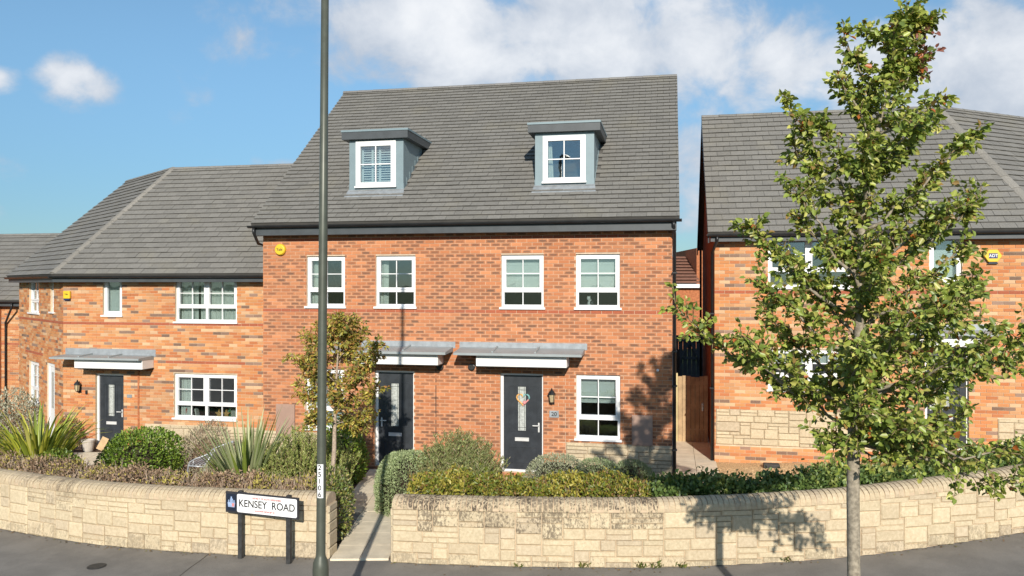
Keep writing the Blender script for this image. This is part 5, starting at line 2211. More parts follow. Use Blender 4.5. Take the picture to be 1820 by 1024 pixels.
# ================================================================== vegetation
def leaf_arrays(P, D, L, Wd_, up=None, fold=.35, rg=nrg):
    """returns verts (n*6,3) of folded ovate leaves"""
    n_ = len(P)
    D = D / (np.linalg.norm(D, axis=1, keepdims=True) + 1e-9)
    rnd = rg.normal(size=(n_, 3)) if up is None else up
    S = np.cross(D, rnd)
    S /= (np.linalg.norm(S, axis=1, keepdims=True) + 1e-9)
    N_ = np.cross(S, D)
    L, Wd_ = L[:, None], Wd_[:, None]
    base, tip_ = P, P + D * L
    lift = N_ * Wd_ * fold * .5
    v = np.stack([base, P + D * L * .28 - S * Wd_ * .5 + lift, P + D * L * .68 - S * Wd_ * .38 + lift * .8,
                  tip_ - N_ * L * .08, P + D * L * .68 + S * Wd_ * .38 + lift * .8, P + D * L * .28 + S * Wd_ * .5 + lift], axis=1)
    return v.reshape(-1, 3)


def leaf_build(name, P, D, L, Wd_, cols, mat, parent, up=None, fold=.35):
    n_ = len(P)
    v = leaf_arrays(P, D, L, Wd_, up, fold)
    me = bpy.data.meshes.new(name)
    me.vertices.add(n_ * 6)
    me.vertices.foreach_set('co', v.astype(np.float32).ravel())
    idx = (np.arange(n_)[:, None] * 6 + np.array([0, 1, 2, 3, 0, 3, 4, 5])[None, :]).ravel()
    me.loops.add(n_ * 8)
    me.loops.foreach_set('vertex_index', idx.astype(np.int32))
    me.polygons.add(n_ * 2)
    me.polygons.foreach_set('loop_start', np.arange(0, n_ * 8, 4, dtype=np.int32))
    me.polygons.foreach_set('loop_total', np.full(n_ * 2, 4, np.int32))
    me.update(calc_edges=True)
    at_ = me.attributes.new('Col', 'FLOAT_COLOR', 'CORNER')
    c4 = np.concatenate([cols, np.ones((n_, 1))], 1).astype(np.float32)
    at_.data.foreach_set('color', np.repeat(c4, 8, axis=0).ravel())
    me.materials.append(M[mat])
    o = bpy.data.objects.new(name, me)
    COL.objects.link(o)
    o.parent = parent
    return o


def pick_cols(n_, palette, weights, jit=.18, rg=nrg):
    pal = np.array(palette)
    w = np.array(weights, float)
    k = rg.choice(len(pal), n_, p=w / w.sum())
    return pal[k] * (1 + rg.uniform(-jit, jit, (n_, 1)))


GREENS = [(.095, .135, .028), (.065, .105, .022), (.14, .17, .035), (.045, .075, .018)]


def lumpy(dirs, seed, amp=.18):
    r = np.random.default_rng(seed)
    f = np.ones(len(dirs))
    for _ in range(14):
        c = r.normal(size=3)
        c /= np.linalg.norm(c)
        f += amp * np.exp(-((1 - dirs @ c) / .16)) * r.uniform(-.5, 1)
    return f


def shrub(name, loc, rx, ry, h, label, palette, weights, n_, ls, lw, seed, cat='shrub', mat='leaf_att', upness=.5, group=None, core='twig_dark', rough=.18, zlift=0, stems=None, fold=.35, inner=.55):
    e = empty(name, (loc[0], loc[1], loc[2]))
    tag(e, label, cat, group)
    r = np.random.default_rng(seed)
    d = r.normal(size=(n_, 3))
    d /= np.linalg.norm(d, axis=1, keepdims=True)
    d[:, 2] = np.abs(d[:, 2]) * np.where(r.random(n_) < .36, -1.0, 1.0)
    d /= np.linalg.norm(d, axis=1, keepdims=True)
    rad = lumpy(d, seed + 1, rough) * (inner + (1 - inner) * r.random(n_) ** .45)
    hz = np.linalg.norm(d[:, :2], axis=1, keepdims=True) + 1e-6
    low = d[:, 2] < 0
    hor = np.where(low[:, None], d[:, :2] / hz * (.82 + .18 * (1 + d[:, 2:3])), d[:, :2] / hz * hz ** .8)
    P = np.stack([hor[:, 0] * rx * rad, hor[:, 1] * ry * rad, np.where(low, h * .38 * (1 + d[:, 2]), h * .38 + h * .62 * d[:, 2] * rad)], 1)
    P[:, 2] = np.maximum(P[:, 2], .03)
    D = d + r.normal(size=(n_, 3)) * .55 + np.array([0, 0, upness])
    L = ls * r.uniform(.6, 1.35, n_)
    leaf_build('foliage', P, D, L, L * lw, pick_cols(n_, palette, weights, .22, r), mat, e, up=d + r.normal(size=(n_, 3)) * .6 + np.array([0, -.3, .2]), fold=fold)['kind'] = 'stuff'
    # dark woody core and stems
    cd_ = []
    m_ = MB()
    for k in range(9):
        a = r.uniform(0, 6.28)
        q = Vector((math.cos(a) * rx * r.uniform(.2, .75), math.sin(a) * ry * r.uniform(.2, .75), h * r.uniform(.5, .85)))
        m_.tube([(q.x * .15, q.y * .15, -.03), (q.x * .5, q.y * .5, q.z * .55), tuple(q)], [.014, .010, .004], 5)
        for j in range(3):
            q2_ = q * r.uniform(.5, .9)
            q3 = q2_ + Vector(r.normal(size=3)) * .16 * min(rx, 1)
            q3.z = max(q3.z, .05)
            m_.tube([tuple(q2_), tuple(q3)], [.006, .002], 4)
    m_.build('stems', core, e)
    # inner mass of small twigs
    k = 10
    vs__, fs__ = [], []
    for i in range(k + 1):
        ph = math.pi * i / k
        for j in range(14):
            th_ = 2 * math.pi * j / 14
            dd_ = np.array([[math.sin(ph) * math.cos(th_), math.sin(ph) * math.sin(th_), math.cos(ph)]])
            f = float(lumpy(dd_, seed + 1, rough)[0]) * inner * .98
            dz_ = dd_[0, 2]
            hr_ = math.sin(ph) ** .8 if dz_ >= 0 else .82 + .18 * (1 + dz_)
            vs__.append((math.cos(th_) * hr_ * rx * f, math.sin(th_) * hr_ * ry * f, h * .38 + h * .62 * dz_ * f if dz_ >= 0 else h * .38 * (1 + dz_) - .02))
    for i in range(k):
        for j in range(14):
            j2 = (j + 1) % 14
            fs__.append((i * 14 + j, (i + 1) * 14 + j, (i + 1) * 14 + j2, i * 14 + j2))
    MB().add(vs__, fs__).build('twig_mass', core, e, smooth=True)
    return e


def hedge(name, s0, s1, off, wid, z_top, label, palette, weights, dens, ls, seed, cat='hedge', mat='leaf_att', twig='twig_brown', twigs=0, lw=.55, fuzz=.09, zlow=.35):
    """hedge along the wall line: off = distance of its front behind the wall face"""
    m_ = wp((s0 + s1) / 2)
    e = empty(name, (m_.x, m_.y + off, zp(m_.x)))
    o = np.array([m_.x, m_.y + off, zp(m_.x)])
    tag(e, label, cat, 'hedges behind the stone walls')
    r = np.random.default_rng(seed)
    L = s1 - s0
    n_ = int(L * dens)
    s = s0 + L * r.random(n_)
    face = r.random(n_)
    vz = np.where(face < .42, zlow + (z_top - zlow) * r.random(n_) ** .8, z_top)
    vy = np.where(face < .42, 0.0, wid * r.random(n_))
    bump = .045 * np.sin(s * 3.1 + seed) + .035 * np.sin(s * 7.7 + vy * 5) + .03 * np.sin(s * 13 + vy * 9)
    vz = vz + np.where(face < .42, 0, bump) - np.where(face < .42, 0, .25 * np.maximum(0, np.abs(vy / wid - .5) - .35)) + r.normal(size=n_) * fuzz * .5
    vy = vy + r.normal(size=n_) * fuzz * .4 + np.where(face < .42, bump, 0)
    X = np.interp(s, seglen, curve[:, 0])
    Y = np.interp(s, seglen, curve[:, 1])
    tx = np.interp(s + .1, seglen, curve[:, 0]) - np.interp(s - .1, seglen, curve[:, 0])
    ty = np.interp(s + .1, seglen, curve[:, 1]) - np.interp(s - .1, seglen, curve[:, 1])
    tl = np.hypot(tx, ty)
    nx_, ny_ = -ty / tl, tx / tl
    Zp = np.array([zp(x) for x in X])
    P = np.stack([X + nx_ * (off + vy), Y + ny_ * (off + vy), Zp + vz], 1) - o
    D = r.normal(size=(n_, 3)) * .7 + np.stack([nx_ * -.5, ny_ * -.5, np.full(n_, .8)], 1)
    Ls = ls * r.uniform(.6, 1.4, n_)
    # colour patches along the hedge
    pal = np.array(palette)
    w = np.array(weights, float)
    w /= w.sum()
    ph = .5 + .5 * np.sin(s * 2.2 + seed) * np.sin(s * 5.3 + 1.3)
    k = r.choice(len(pal), n_, p=w)
    k2 = np.where((ph > .62) & (r.random(n_) < .5), len(pal) - 1, k)
    cols = pal[k2] * (1 + r.uniform(-.22, .22, (n_, 1)))
    upv = r.normal(size=(n_, 3)) * .55 + np.stack([nx_ * -.75, ny_ * -.75, np.full(n_, .75)], 1)
    leaf_build('foliage', P, D, Ls, Ls * lw, cols, mat, e, up=upv)['kind'] = 'stuff'
    # woody inside: a lumpy body of twigs and separate stems
    mb = MB()
    N_ = max(4, int(L / .2))
    vs__, fs__ = [], []
    prof = [(.16, 0.02), (.15, .5), (.17, z_top - .20), (wid * .5, z_top - .13), (wid - .15, z_top - .20), (wid - .1, .02)]
    for i in range(N_ + 1):
        ss = s0 + .06 + (L - .12) * i / N_
        q, t = wp(ss), wtan(ss)
        nr = Vector((-t.y, t.x))
        for (a, b2) in prof:
            b3 = b2 + (.04 * math.sin(ss * 3.1 + seed) if b2 > .5 else 0)
            vs__.append((q.x + nr.x * (off + a) - o[0], q.y + nr.y * (off + a) - o[1], zp(q.x) + b3 - o[2]))
    m2 = len(prof)
    for i in range(N_):
        for k in range(m2 - 1):
            fs__.append((i * m2 + k, (i + 1) * m2 + k, (i + 1) * m2 + k + 1, i * m2 + k + 1))
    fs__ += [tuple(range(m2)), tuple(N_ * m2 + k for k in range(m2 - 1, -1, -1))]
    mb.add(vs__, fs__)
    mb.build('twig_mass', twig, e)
    if twigs:
        tb = MB()
        for _ in range(int(L * twigs)):
            ss = s0 + L * r.random()
            q, t = wp(ss), wtan(ss)
            nr = Vector((-t.y, t.x))
            a = off + wid * r.random()
            b_ = Vector((q.x + nr.x * a - o[0], q.y + nr.y * a - o[1], zp(q.x) + z_top - .18 - o[2]))
            tp = b_ + Vector((r.normal() * .07, r.normal() * .07, .18 + abs(r.normal()) * .07))
            tb.tube([tuple(b_), tuple(tp)], [.005, .0025], 3, False)
        tb.build('twigs', 'bark_pale' if twig == 'twig_brown' else 'bark_twig', e)['kind'] = 'stuff'
    return e


BROWN = [(.34, .235, .16), (.26, .17, .115), (.42, .31, .21), (.20, .14, .09), (.40, .34, .09)]
hedge('hedge', SL0 + .1, SL1 - .45, .40, .72, .86, 'brown wintry clipped hedge behind the left garden wall', BROWN, [3, 3, 2, 2, .8], 3600, .050, 3, mat='dryleaf_att', twigs=300, lw=.42, fuzz=.12)
YG = [(.22, .225, .032), (.14, .175, .03), (.31, .26, .045), (.26, .155, .06), (.38, .33, .06)]
s_mid = s_at_u(1165)
hedge('hedge', SR0 + .12, s_mid, .40, .60, 1.02, 'yellow-green and bronze clipped hedge behind the stained stone wall', YG, [3, 4, 1.4, 1.6, .6], 3600, .050, 4, twig='twig_dark', twigs=40, lw=.5)
DG = [(.115, .175, .045), (.085, .14, .038), (.165, .23, .06), (.23, .27, .07)]
hedge('hedge', s_mid + .02, SR1 - .2, .40, .52, .95, 'dark green leafy hedge behind the curving right wall', DG, [4, 3, 2, .8], 3000, .065, 5, twig='twig_dark', lw=.62, fuzz=.13)


# strap-leaved plants: every blade is a part
def strap_plant(name, loc, n_, L0, L1, w, label, palette, seed, spread=.75, droop=.5, cat='plant', up=1.0, tone=None):
    e = empty(name, loc)
    tag(e, label, cat)
    r = random.Random(seed)
    for k in range(n_):
        a = r.uniform(0, 2 * math.pi)
        tiltv = spread * r.uniform(.1, 1.0) ** .8
        L = r.uniform(L0, L1)
        d = Vector((math.cos(a) * tiltv, math.sin(a) * tiltv, up)).normalized()
        p = Vector((math.cos(a) * .08 * r.random(), math.sin(a) * .08 * r.random(), -.02))
        sd = Vector((-math.sin(a), math.cos(a), 0))
        vs__, fs__ = [], []
        seg_ = 7
        dr = droop * r.uniform(.4, 1.6)
        ww = w * r.uniform(.7, 1.25)
        for i in range(seg_ + 1):
            t = i / seg_
            wi = ww * (.7 + .6 * t if t < .4 else .94 * (1 - ((t - .4) / .6) ** 1.8)) * .5 + .0015
            nrm = d.cross(sd).normalized()
            vs__ += [tuple(p - sd * wi + nrm * wi * .5), tuple(p), tuple(p + sd * wi + nrm * wi * .5)]
            p = p + d * (L / seg_)
            d = (d + Vector((math.cos(a), math.sin(a), 0)) * dr * .09 * t - Vector((0, 0, 1)) * dr * .32 * t * t).normalized()
        for i in range(seg_):
            b_ = i * 3
            fs__ += [(b_, b_ + 1, b_ + 4, b_ + 3), (b_ + 1, b_ + 2, b_ + 5, b_ + 4)]
        c = r.choice(palette)
        f = r.uniform(.8, 1.2)
        o = MB().add(vs__, fs__).build('blade', 'leaf_obj', e, smooth=True)
        o.color = (c[0] * f, c[1] * f, c[2] * f, 1)
    # crown of old leaf bases at the foot
    MB().lathe([(.16, -.04), (.13, .08), (.06, .18)], (0, 0, 0), 10).build('base', 'twig_brown', e)
    return e


def gz(x, y):
    return zt(x, y)


def P_(u, y):
    x = (u - CX) / F * y
    return (x, y, gz(x, y))


strap_plant('flax_plant', P_(66, 15.6), 150, 1.45, 2.15, .085, 'yellow-green strap-leaved flax at the far left of the left garden',
            [(.40, .42, .05), (.30, .36, .05), (.55, .52, .08), (.18, .23, .04), (.48, .45, .12)], 61, .62, 1.7)
strap_plant('flax_plant', P_(440, 14.6), 120, 1.1, 1.95, .065, 'tall grey-green spiky flax behind the hedge near the bench',
            [(.25, .30, .13), (.31, .345, .18), (.20, .255, .09), (.35, .37, .20), (.22, .28, .05)], 62, .78, .28)
# bushes of many leafy upright stems
def stem_bush(name, loc, rx, ry, h0, h1, n_, label, palette, weights, seed, lean=.12, per=80, ls=.05, lw=.17):
    e = empty(name, loc)
    tag(e, label, 'shrub')
    r_ = np.random.default_rng(seed)
    Pp, Dd = [], []
    stb = MB()
    for k in range(n_):
        a, rr_ = r_.uniform(0, 6.28), math.sqrt(r_.random())
        bx_, by_ = math.cos(a) * rr_ * rx, math.sin(a) * rr_ * ry
        H_ = r_.uniform(h0, h1) * (1 - .38 * rr_ ** 2)
        tx_, ty_ = bx_ * (1 + lean) + r_.normal() * .1, by_ * (1 + lean) + r_.normal() * .1
        stb.tube([(bx_ * .4, by_ * .4, 0), (bx_, by_, H_ * .5), (tx_, ty_, H_)], [.008, .006, .002], 4, False)
        t = r_.uniform(.15, 1.0, per)
        pos = np.stack([np.where(t < .5, bx_ * (.4 + 1.2 * t), bx_ + (tx_ - bx_) * (t - .5) * 2), np.where(t < .5, by_ * (.4 + 1.2 * t), by_ + (ty_ - by_) * (t - .5) * 2), t * H_], 1)
        Pp.append(pos + r_.normal(size=(per, 3)) * .006)
        aa = r_.uniform(0, 6.28, per)
        Dd.append(np.stack([np.cos(aa) * .7, np.sin(aa) * .7, np.full(per, .75)], 1))
    Pp, Dd = np.concatenate(Pp), np.concatenate(Dd)
    Ls = ls * r_.uniform(.7, 1.3, len(Pp))
    leaf_build('foliage', Pp, Dd, Ls, Ls * lw, pick_cols(len(Pp), palette, weights, .22, r_), 'leaf_att', e)['kind'] = 'stuff'
    stb.build('stems', 'bark_twig', e)['kind'] = 'stuff'
    return e


stem_bush('rosemary_bush', P_(543, 14.4), .8, .5, 1.05, 1.55, 280, 'upright feathery green rosemary bush behind the lamp column', [(.29, .335, .09), (.37, .40, .125), (.18, .235, .06)], [3, 2, 2], 63, .12, 90, .055, .24)
stem_bush('rosemary_bush', P_(812, 13.9), .62, .55, 1.0, 1.5, 620, 'large olive bushy rosemary between the two black doors', [(.26, .295, .11), (.33, .35, .14), (.19, .225, .08), (.33, .27, .16)], [3, 2, 3, 1.2], 79, .22, 95, .062, .22)

shrub('clipped_shrub', P_(253, 17.6), .92, .8, 1.12, 'rounded bright green clipped shrub in front of the low left house', [(0.139, 0.232, 0.030), (0.205, 0.308, 0.041), (0.093, 0.158, 0.024), (0.279, 0.354, 0.055)], [3, 3, 2, 1], 7000, .055, .55, 71)
shrub('box_shrub', P_(102, 15.0), .62, .45, 1.12, 'low green bush beneath the yellow-green flax', [(0.179, 0.242, 0.039), (0.108, 0.170, 0.027), (0.269, 0.322, 0.053)], [3, 3, 1], 6500, .055, .55, 72, rough=.35)
shrub('grey_shrub', P_(22, 18.6), .7, .6, 1.5, 'silvery grey twiggy shrub by the left house wing', [(0.517, 0.500, 0.380), (0.396, 0.380, 0.276), (0.294, 0.276, 0.190)], [3, 2, 2], 12000, .055, .35, 73, mat='dryleaf_att', core='twig_brown', upness=.8, rough=.4)
shrub('lavender_bush', P_(366, 17.9), .5, .45, 1.08, 'dry grey-brown lavender bush behind the metal bench', [(0.431, 0.362, 0.276), (0.345, 0.259, 0.190), (0.414, 0.414, 0.276), (0.259, 0.190, 0.138)], [3, 2, 2, 2], 4200, .06, .22, 74, mat='dryleaf_att', core='twig_brown', upness=.9)
shrub('evergreen_shrub', P_(610, 16.2), .43, .42, 1.2, 'bright green evergreen shrub between lamp column and black door', [(0.207, 0.310, 0.042), (0.135, 0.217, 0.033), (0.352, 0.414, 0.061)], [3, 3, 1], 4200, .055, .55, 75)
shrub('lavender_bush', P_(400, 15.6), .5, .4, .72, 'small pale grey-green bush at the foot of the tall flax', [(0.373, 0.386, 0.235), (0.276, 0.290, 0.166)], [2, 2], 2600, .045, .3, 76, mat='dryleaf_att', core='twig_brown')
shrub('path_shrub', (-2.90, 12.62, zt(-2.9, 12.6)), .34, .62, 1.12, 'straggly green shrub growing against the wall end by the path', [(0.179, 0.216, 0.053), (0.126, 0.170, 0.044), (0.341, 0.305, 0.090), (0.359, 0.287, 0.179)], [3, 3, 1.5, 1.5], 3400, .050, .5, 77, core='twig_brown', inner=.35)
shrub('hebe_shrub', P_(715, 14.2), .50, .7, 1.02, 'pale sage green domed shrub on the right side of the path', [(0.317, 0.389, 0.191), (0.397, 0.460, 0.246), (0.238, 0.301, 0.143)], [3, 2, 2], 13000, .032, .5, 78, rough=.42, inner=.78)
shrub('cotoneaster_bush', P_(855, 13.6), .28, .3, .98, 'small yellow-green bush at the right foot of the olive rosemary', [(0.262, 0.304, 0.041), (0.166, 0.221, 0.034)], [2, 2], 1700, .045, .55, 80)
shrub('silver_shrub', P_(985, 14.6), .58, .5, .88, 'silvery sage mound below the black door of number 20', [(0.345, 0.373, 0.248), (0.442, 0.442, 0.304), (0.262, 0.297, 0.179)], [3, 2, 2], 8000, .036, .35, 81, rough=.12, inner=.75)
shrub('silver_shrub', P_(1062, 14.7), .52, .45, .78, 'low sage green mound under the ground floor window', [(0.276, 0.345, 0.179), (0.345, 0.386, 0.221), (0.207, 0.262, 0.124)], [3, 2, 2], 6500, .034, .35, 82, rough=.1, inner=.78)
shrub('silver_shrub', P_(1122, 14.9), .42, .42, .70, 'smallest sage green mound beside the house downpipe corner', [(0.235, 0.304, 0.152), (0.304, 0.359, 0.193), (0.179, 0.235, 0.110)], [3, 2, 2], 5000, .034, .35, 83, rough=.1, inner=.78)

# weeds at the foot of the wall
wi = 0
for u_, n_ in ((1035, 22), (1140, 40), (1165, 26), (1210, 24), (922, 14), (1395, 18)):
    s = s_at_u(u_)
    q = wp(s)
    e = empty('weed', (q.x, q.y - .035, zp(q.x)))
    tag(e, {922: 'tiniest weed at the wall foot, farthest left, below the path-side hedge end', 1035: 'second weed from the left at the foot of the stained wall', 1140: 'largest weed tuft at the foot of the stained wall', 1165: 'weed just right of the largest tuft at the wall foot', 1210: 'weed at the wall foot left of the tree shadow on the wall', 1395: 'weed at the wall foot between the tree shadow and the trunk'}[u_], 'weed', 'weeds along the wall foot')
    r_ = np.random.default_rng(90 + wi)
    Pw = np.abs(r_.normal(size=(n_, 3))) * np.array([0, 0, .03]) + r_.normal(size=(n_, 3)) * np.array([.05, .012, 0])
    Dw = r_.normal(size=(n_, 3)) * np.array([.8, .3, .2]) + np.array([0, -.3, .8])
    Lw = r_.uniform(.03, .08, n_)
    leaf_build('leaves', Pw, Dw, Lw, Lw * .4, pick_cols(n_, [(.10, .13, .03), (.22, .18, .08), (.16, .16, .04)], [2, 1, 2]), 'leaf_att', e)
    wi += 1


# dead leaves and grit blown against the wall foot
r_ = np.random.default_rng(404)
n_ = 420
sv_ = np.concatenate([r_.uniform(SL0, SL1, n_ // 2), r_.uniform(SR0, SR1, n_ // 2)])
ofs = -.02 - np.abs(r_.normal(size=n_)) * .07
ofs[::9] -= r_.uniform(0, 1.2, len(ofs[::9]))
X = np.interp(sv_, seglen, curve[:, 0])
Y = np.interp(sv_, seglen, curve[:, 1]) + ofs
P = np.stack([X, Y, np.array([zp(x) for x in X]) + .006], 1)
a_ = r_.uniform(0, 6.28, n_)
D = np.stack([np.cos(a_), np.sin(a_), r_.uniform(-.05, .15, n_)], 1)
L = r_.uniform(.012, .045, n_)
up_ = np.tile(np.array([[0, 0, 1.0]]), (n_, 1)) + r_.normal(size=(n_, 3)) * .15
lt = leaf_build('leaf_litter', P, D, L, L * .6, pick_cols(n_, [(.22, .13, .06), (.30, .22, .09), (.12, .08, .05), (.20, .19, .06)], [2, 1, 2, 1]), 'dryleaf_att', None, up=up_)
tag(lt, 'scattered dead leaves along the foot of the stone walls', 'leaf litter', kind='stuff')

# ------------------------------------------------------------------ trees
def smooth_path(a, b, sag, n_=6, rr=None):
    """curved branch from a to b; sag lifts the middle"""
    out_ = []
    for i in range(n_ + 1):
        t = i / n_
        p = a.lerp(b, t) + Vector((0, 0, sag * math.sin(math.pi * t)))
        if rr and 0 < i < n_:
            p += Vector((rr.gauss(0, 1), rr.gauss(0, 1), rr.gauss(0, 1))) * (b - a).length * .022
        out_.append(p)
    return out_


class Tree:
    def __init__(s, name, base, label, seed):
        s.base = Vector(base)
        s.e = empty(name, base)
        tag(s.e, label, 'tree')
        s.r = random.Random(seed)
        s.wood = MB()
        s.twig = MB()
        s.P, s.D = [], []

    def branch(s, pts, r0, r1, seg=7):
        n_ = len(pts)
        s.wood.tube([tuple(p - s.base) for p in pts], [r0 + (r1 - r0) * i / (n_ - 1) for i in range(n_)], seg)

    def twigs(s, pts, count, length, start, leaves, spread=.9, up=.35):
        r = s.r
        for _ in range(count):
            t = start + (1 - start) * r.random() ** .85
            f = t * (len(pts) - 1)
            i = min(int(f), len(pts) - 2)
            p = pts[i].lerp(pts[i + 1], f - i)
            axis = (pts[i + 1] - pts[i]).normalized()
            d = (axis * .75 + Vector((r.gauss(0, spread), r.gauss(0, spread), r.gauss(0, spread) + up))).normalized()
            L = length * r.uniform(.45, 1.2)
            q = p + d * L + Vector((0, 0, .03 * L))
            s.twig.tube([tuple(p - s.base), tuple(p.lerp(q, .5) + Vector((0, 0, .02)) - s.base), tuple(q - s.base)], [.0055, .004, .0015], 4, False)
            m_ = max(2, int(leaves * L / length * r.uniform(.7, 1.3)))
            for k in range(m_):
                tt = .15 + .85 * r.random()
                lp_ = p.lerp(q, tt)
                ld = (d * .5 + Vector((r.gauss(0, .8), r.gauss(0, .8), r.gauss(-.25, .6)))).normalized()
                s.P.append(lp_ + ld * .02)
                s.D.append(ld)


def finish_tree(t, leaf_len, lw, palette, weights, bark, seed, n_obj, special=None, fold=.5):
    r = np.random.default_rng(seed)
    P = np.array([tuple(p) for p in t.P])
    D = np.array([tuple(d) for d in t.D])
    n_ = len(P)
    L = leaf_len * r.uniform(.65, 1.25, n_)
    cols = pick_cols(n_, palette, weights, .22, r)
    if special:
        special(P, cols, r)
    trunk = t.wood.build('trunk', bark, t.e, smooth=True)
    crown = t.twig.build('crown', 'bark_twig', t.e)
    dist = np.linalg.norm(P - np.array([0, 0, CAMZ]), axis=1)
    order = np.argsort(dist)
    pick = order[:n_obj]
    rest = order[n_obj:]
    up = r.normal(size=(n_, 3)) * .75 + np.array([0, -.65, .75])
    if n_obj:
        me = None
        v = leaf_arrays(np.zeros((1, 3)), np.array([[0, 1, 0.]]), np.array([1.0]), np.array([lw]), np.array([[0, 0, 1.]]), fold)
        me = MB().add(v, [(0, 1, 2, 3), (0, 3, 4, 5)]).mesh('leaf')
        me.materials.append(M['leaf_obj'])
        for i in pick:
            d = Vector(D[i])
            x = d.cross(Vector(up[i])).normalized()
            z = x.cross(d)
            B = Matrix((x, d, z)).transposed().to_4x4()
            B.translation = Vector(P[i]) - t.base
            piece('leaf', me, B @ Matrix.Diagonal((L[i], L[i], L[i], 1)), crown, (*cols[i], 1))
    fo = leaf_build('foliage', P[rest] - np.array(t.base), D[rest], L[rest], L[rest] * lw, cols[rest], 'leaf_att', crown, up=up[rest], fold=fold)
    fo['kind'] = 'stuff'
    return crown


TX, TY = 3.13, 7.2
ST = Tree('street_tree', (TX, TY, zp(TX)), 'young street tree with pale trunk and pyramidal green crown', 101)
tr_px = [(1519, 1290), (1518, 1100), (1517, 960), (1516, 880), (1517, 800), (1521, 700), (1524, 600), (1527, 500), (1534, 400), (1546, 300), (1562, 210), (1585, 130), (1603, 75), (1612, 34)]
tpts = [at(u, v, TY) for u, v in tr_px]
tpts[0].z = zp(TX) - .05
for i in range(5, len(tpts)):
    tpts[i].y += .03 * math.sin(i * 1.7)
rad = [.066, .058, .056, .056, .055, .046, .041, .036, .031, .026, .020, .014, .009, .004]
ST.wood.tube([tuple(p - ST.base) for p in tpts], rad, 12)


def trunk_at(v):
    vs_ = [q[1] for q in tr_px]
    f = float(np.interp(-v, [-q for q in vs_], range(len(vs_))))
    i = min(int(f), len(tpts) - 2)
    return tpts[i].lerp(tpts[i + 1], f - i)


# (start row on the trunk, tip pixel, depth of the tip against the trunk, twigs)
BR = [
    (800, (1440, 770), -.25, 14), (800, (1590, 800), -.3, 14), (790, (1700, 770), .1, 16), (785, (1480, 700), -.55, 20), (780, (1780, 800), -.35, 22), (785, (1800, 850), -.2, 18), (770, (1740, 830), .3, 14), (775, (1640, 720), -.65, 24),
    (770, (1400, 655), .25, 20), (760, (1720, 700), .3, 12), (740, (1205, 545), .15, 44), (735, (1300, 590), -.25, 26), (730, (1815, 640), .1, 36), (720, (1560, 640), .75, 18),
    (710, (1780, 590), -.5, 28), (700, (1400, 560), .55, 26), (690, (1460, 610), -.75, 26), (680, (1700, 640), .6, 10), (660, (1800, 570), .35, 16), (650, (1600, 560), -.8, 28),
    (640, (1340, 500), -.2, 26), (620, (1690, 500), -.35, 30), (600, (1440, 470), .5, 24), (590, (1730, 440), .2, 26), (570, (1335, 400), .1, 34), (560, (1500, 470), -.7, 26),
    (540, (1600, 430), .6, 24), (520, (1395, 330), -.3, 22), (510, (1720, 350), -.2, 26), (490, (1450, 380), .45, 22), (480, (1640, 380), -.55, 26), (460, (1735, 240), .15, 28),
    (440, (1420, 262), .1, 24), (430, (1560, 340), .5, 20), (410, (1690, 260), -.3, 24), (390, (1395, 172), -.05, 26), (370, (1500, 270), -.4, 24), (350, (1680, 200), .2, 26),
    (330, (1470, 200), .25, 20), (310, (1600, 230), -.4, 20), (290, (1640, 260), .3, 16), (250, (1475, 130), -.1, 22), (240, (1660, 180), -.2, 16), (215, (1545, 140), .3, 16),
    (190, (1655, 90), .05, 18), (180, (1500, 65), .0, 20), (150, (1570, 70), -.2, 14), (120, (1640, 120), .1, 12), (90, (1545, 45), .1, 10), (70, (1645, 40), -.05, 14), (60, (1598, 32), .0, 9), (60, (1628, 36), .05, 8),
    (680, (1530, 560), -.9, 24), (560, (1640, 520), -.75, 22), (760, (1560, 740), -.75, 22), (700, (1660, 600), -.85, 22)]
for (v0, (u1, v1), dep, tw_) in BR:
    a = trunk_at(v0)
    b_ = at(u1, v1, TY)
    b_ = Vector((b_.x, b_.y + dep, b_.z))
    # keep the height seen at that depth sensible
    pts = smooth_path(a, b_, -.04 * (b_ - a).length, 6, ST.r)
    L = (b_ - a).length
    ST.branch(pts, .010 + .009 * min(L, 1.6), .003, 6)
    hf = .5 + .5 * min(1, v1 / 620)
    ST.twigs(pts, int(tw_ * (1.55 if v1 > 420 else 1.45)), .23 * hf, .10, 15, .8, .25)
# spur leaves along the leader
ST.twigs(tpts[5:], 150, .24, .0, 14, 1.0, .2)


def st_special(P, cols, r):
    top = (P[:, 2] > 5.9) & (P[:, 0] > 3.70) & (P[:, 2] < 6.35)
    sel = top & (r.random(len(P)) < .5)
    cols[sel] = np.array([.22, .085, .065]) * r.uniform(.7, 1.3, (sel.sum(), 1))
    k = r.random(len(P)) < .012
    cols[k] = np.array([.40, .12, .03])


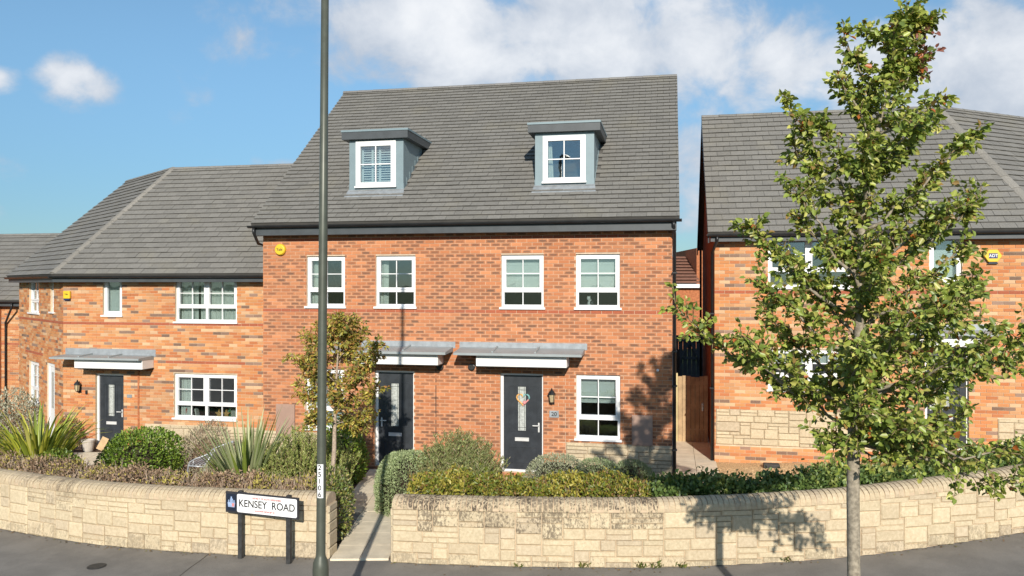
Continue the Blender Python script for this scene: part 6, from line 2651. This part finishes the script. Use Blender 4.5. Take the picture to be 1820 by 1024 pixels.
finish_tree(ST, .060, .68, [(.24, .30, .055), (.175, .235, .045), (.335, .375, .075), (.43, .42, .11), (.11, .155, .035), (.28, .18, .06)], [4, 3, 3.2, 2.2, 1.2, .5], 'bark', 7, 300, st_special)
# tree pit
pit = sheet('tree_pit', [TX - .5, TX, TX + .5], [TY - .5, TY, TY + .5], lambda x, y: zp(x) + .006, 'soil')

# small ornamental tree in the left garden
SX, SY = at(592, 800, 12.9).x, 12.9
OT = Tree('ornamental_tree', (SX, SY, zt(SX, SY)), 'small garden tree with yellow-bronze crown standing before the tall house', 202)
tp2 = [Vector((SX + .0, SY, zt(SX, SY) - .03)), at(590, 860, SY), at(594, 800, SY), at(595, 750, SY), at(596, 700, SY), at(600, 640, SY), at(604, 590, SY), at(606, 565, SY)]
OT.wood.tube([tuple(p - OT.base) for p in tp2], [.042, .040, .037, .030, .022, .016, .009, .004], 10)
for k, (v0, (u1, v1), dep, tw_) in enumerate([(755, (530, 690), .1, 14), (755, (655, 735), -.1, 14), (745, (640, 760), .2, 10), (745, (560, 740), -.3, 10), (735, (668, 690), .0, 14), (730, (520, 625), -.1, 12),
                                              (720, (612, 700), -.5, 12), (715, (580, 680), .5, 12), (705, (665, 640), .2, 16), (700, (530, 650), .3, 12), (690, (640, 660), -.4, 14), (680, (560, 620), -.3, 14), (670, (672, 610), -.1, 14),
                                              (660, (545, 600), .1, 14), (650, (615, 600), .4, 12), (640, (640, 590), .1, 14), (630, (575, 580), -.2, 14), (620, (610, 570), -.2, 14), (610, (628, 575), .1, 10), (600, (590, 568), .1, 10)]):
    i = float(np.interp(-v0, [-860, -800, -750, -700, -640, -590], [1, 2, 3, 4, 5, 6]))
    a = tp2[int(i)].lerp(tp2[min(int(i) + 1, 7)], i - int(i))
    b_ = at(u1, v1, SY)
    b_.y += dep
    pts = smooth_path(a, b_, -.03, 5, OT.r)
    OT.branch(pts, .010, .002, 5)
    OT.twigs(pts, int(tw_ * 3.0), .20, .2, 14, .85, .2)
finish_tree(OT, .066, .52, [(.28, .255, .045), (.38, .32, .055), (.17, .185, .04), (.38, .20, .06), (.48, .39, .08)], [3, 2, 2, 2.6, 1], 'bark_pale', 8, 150)
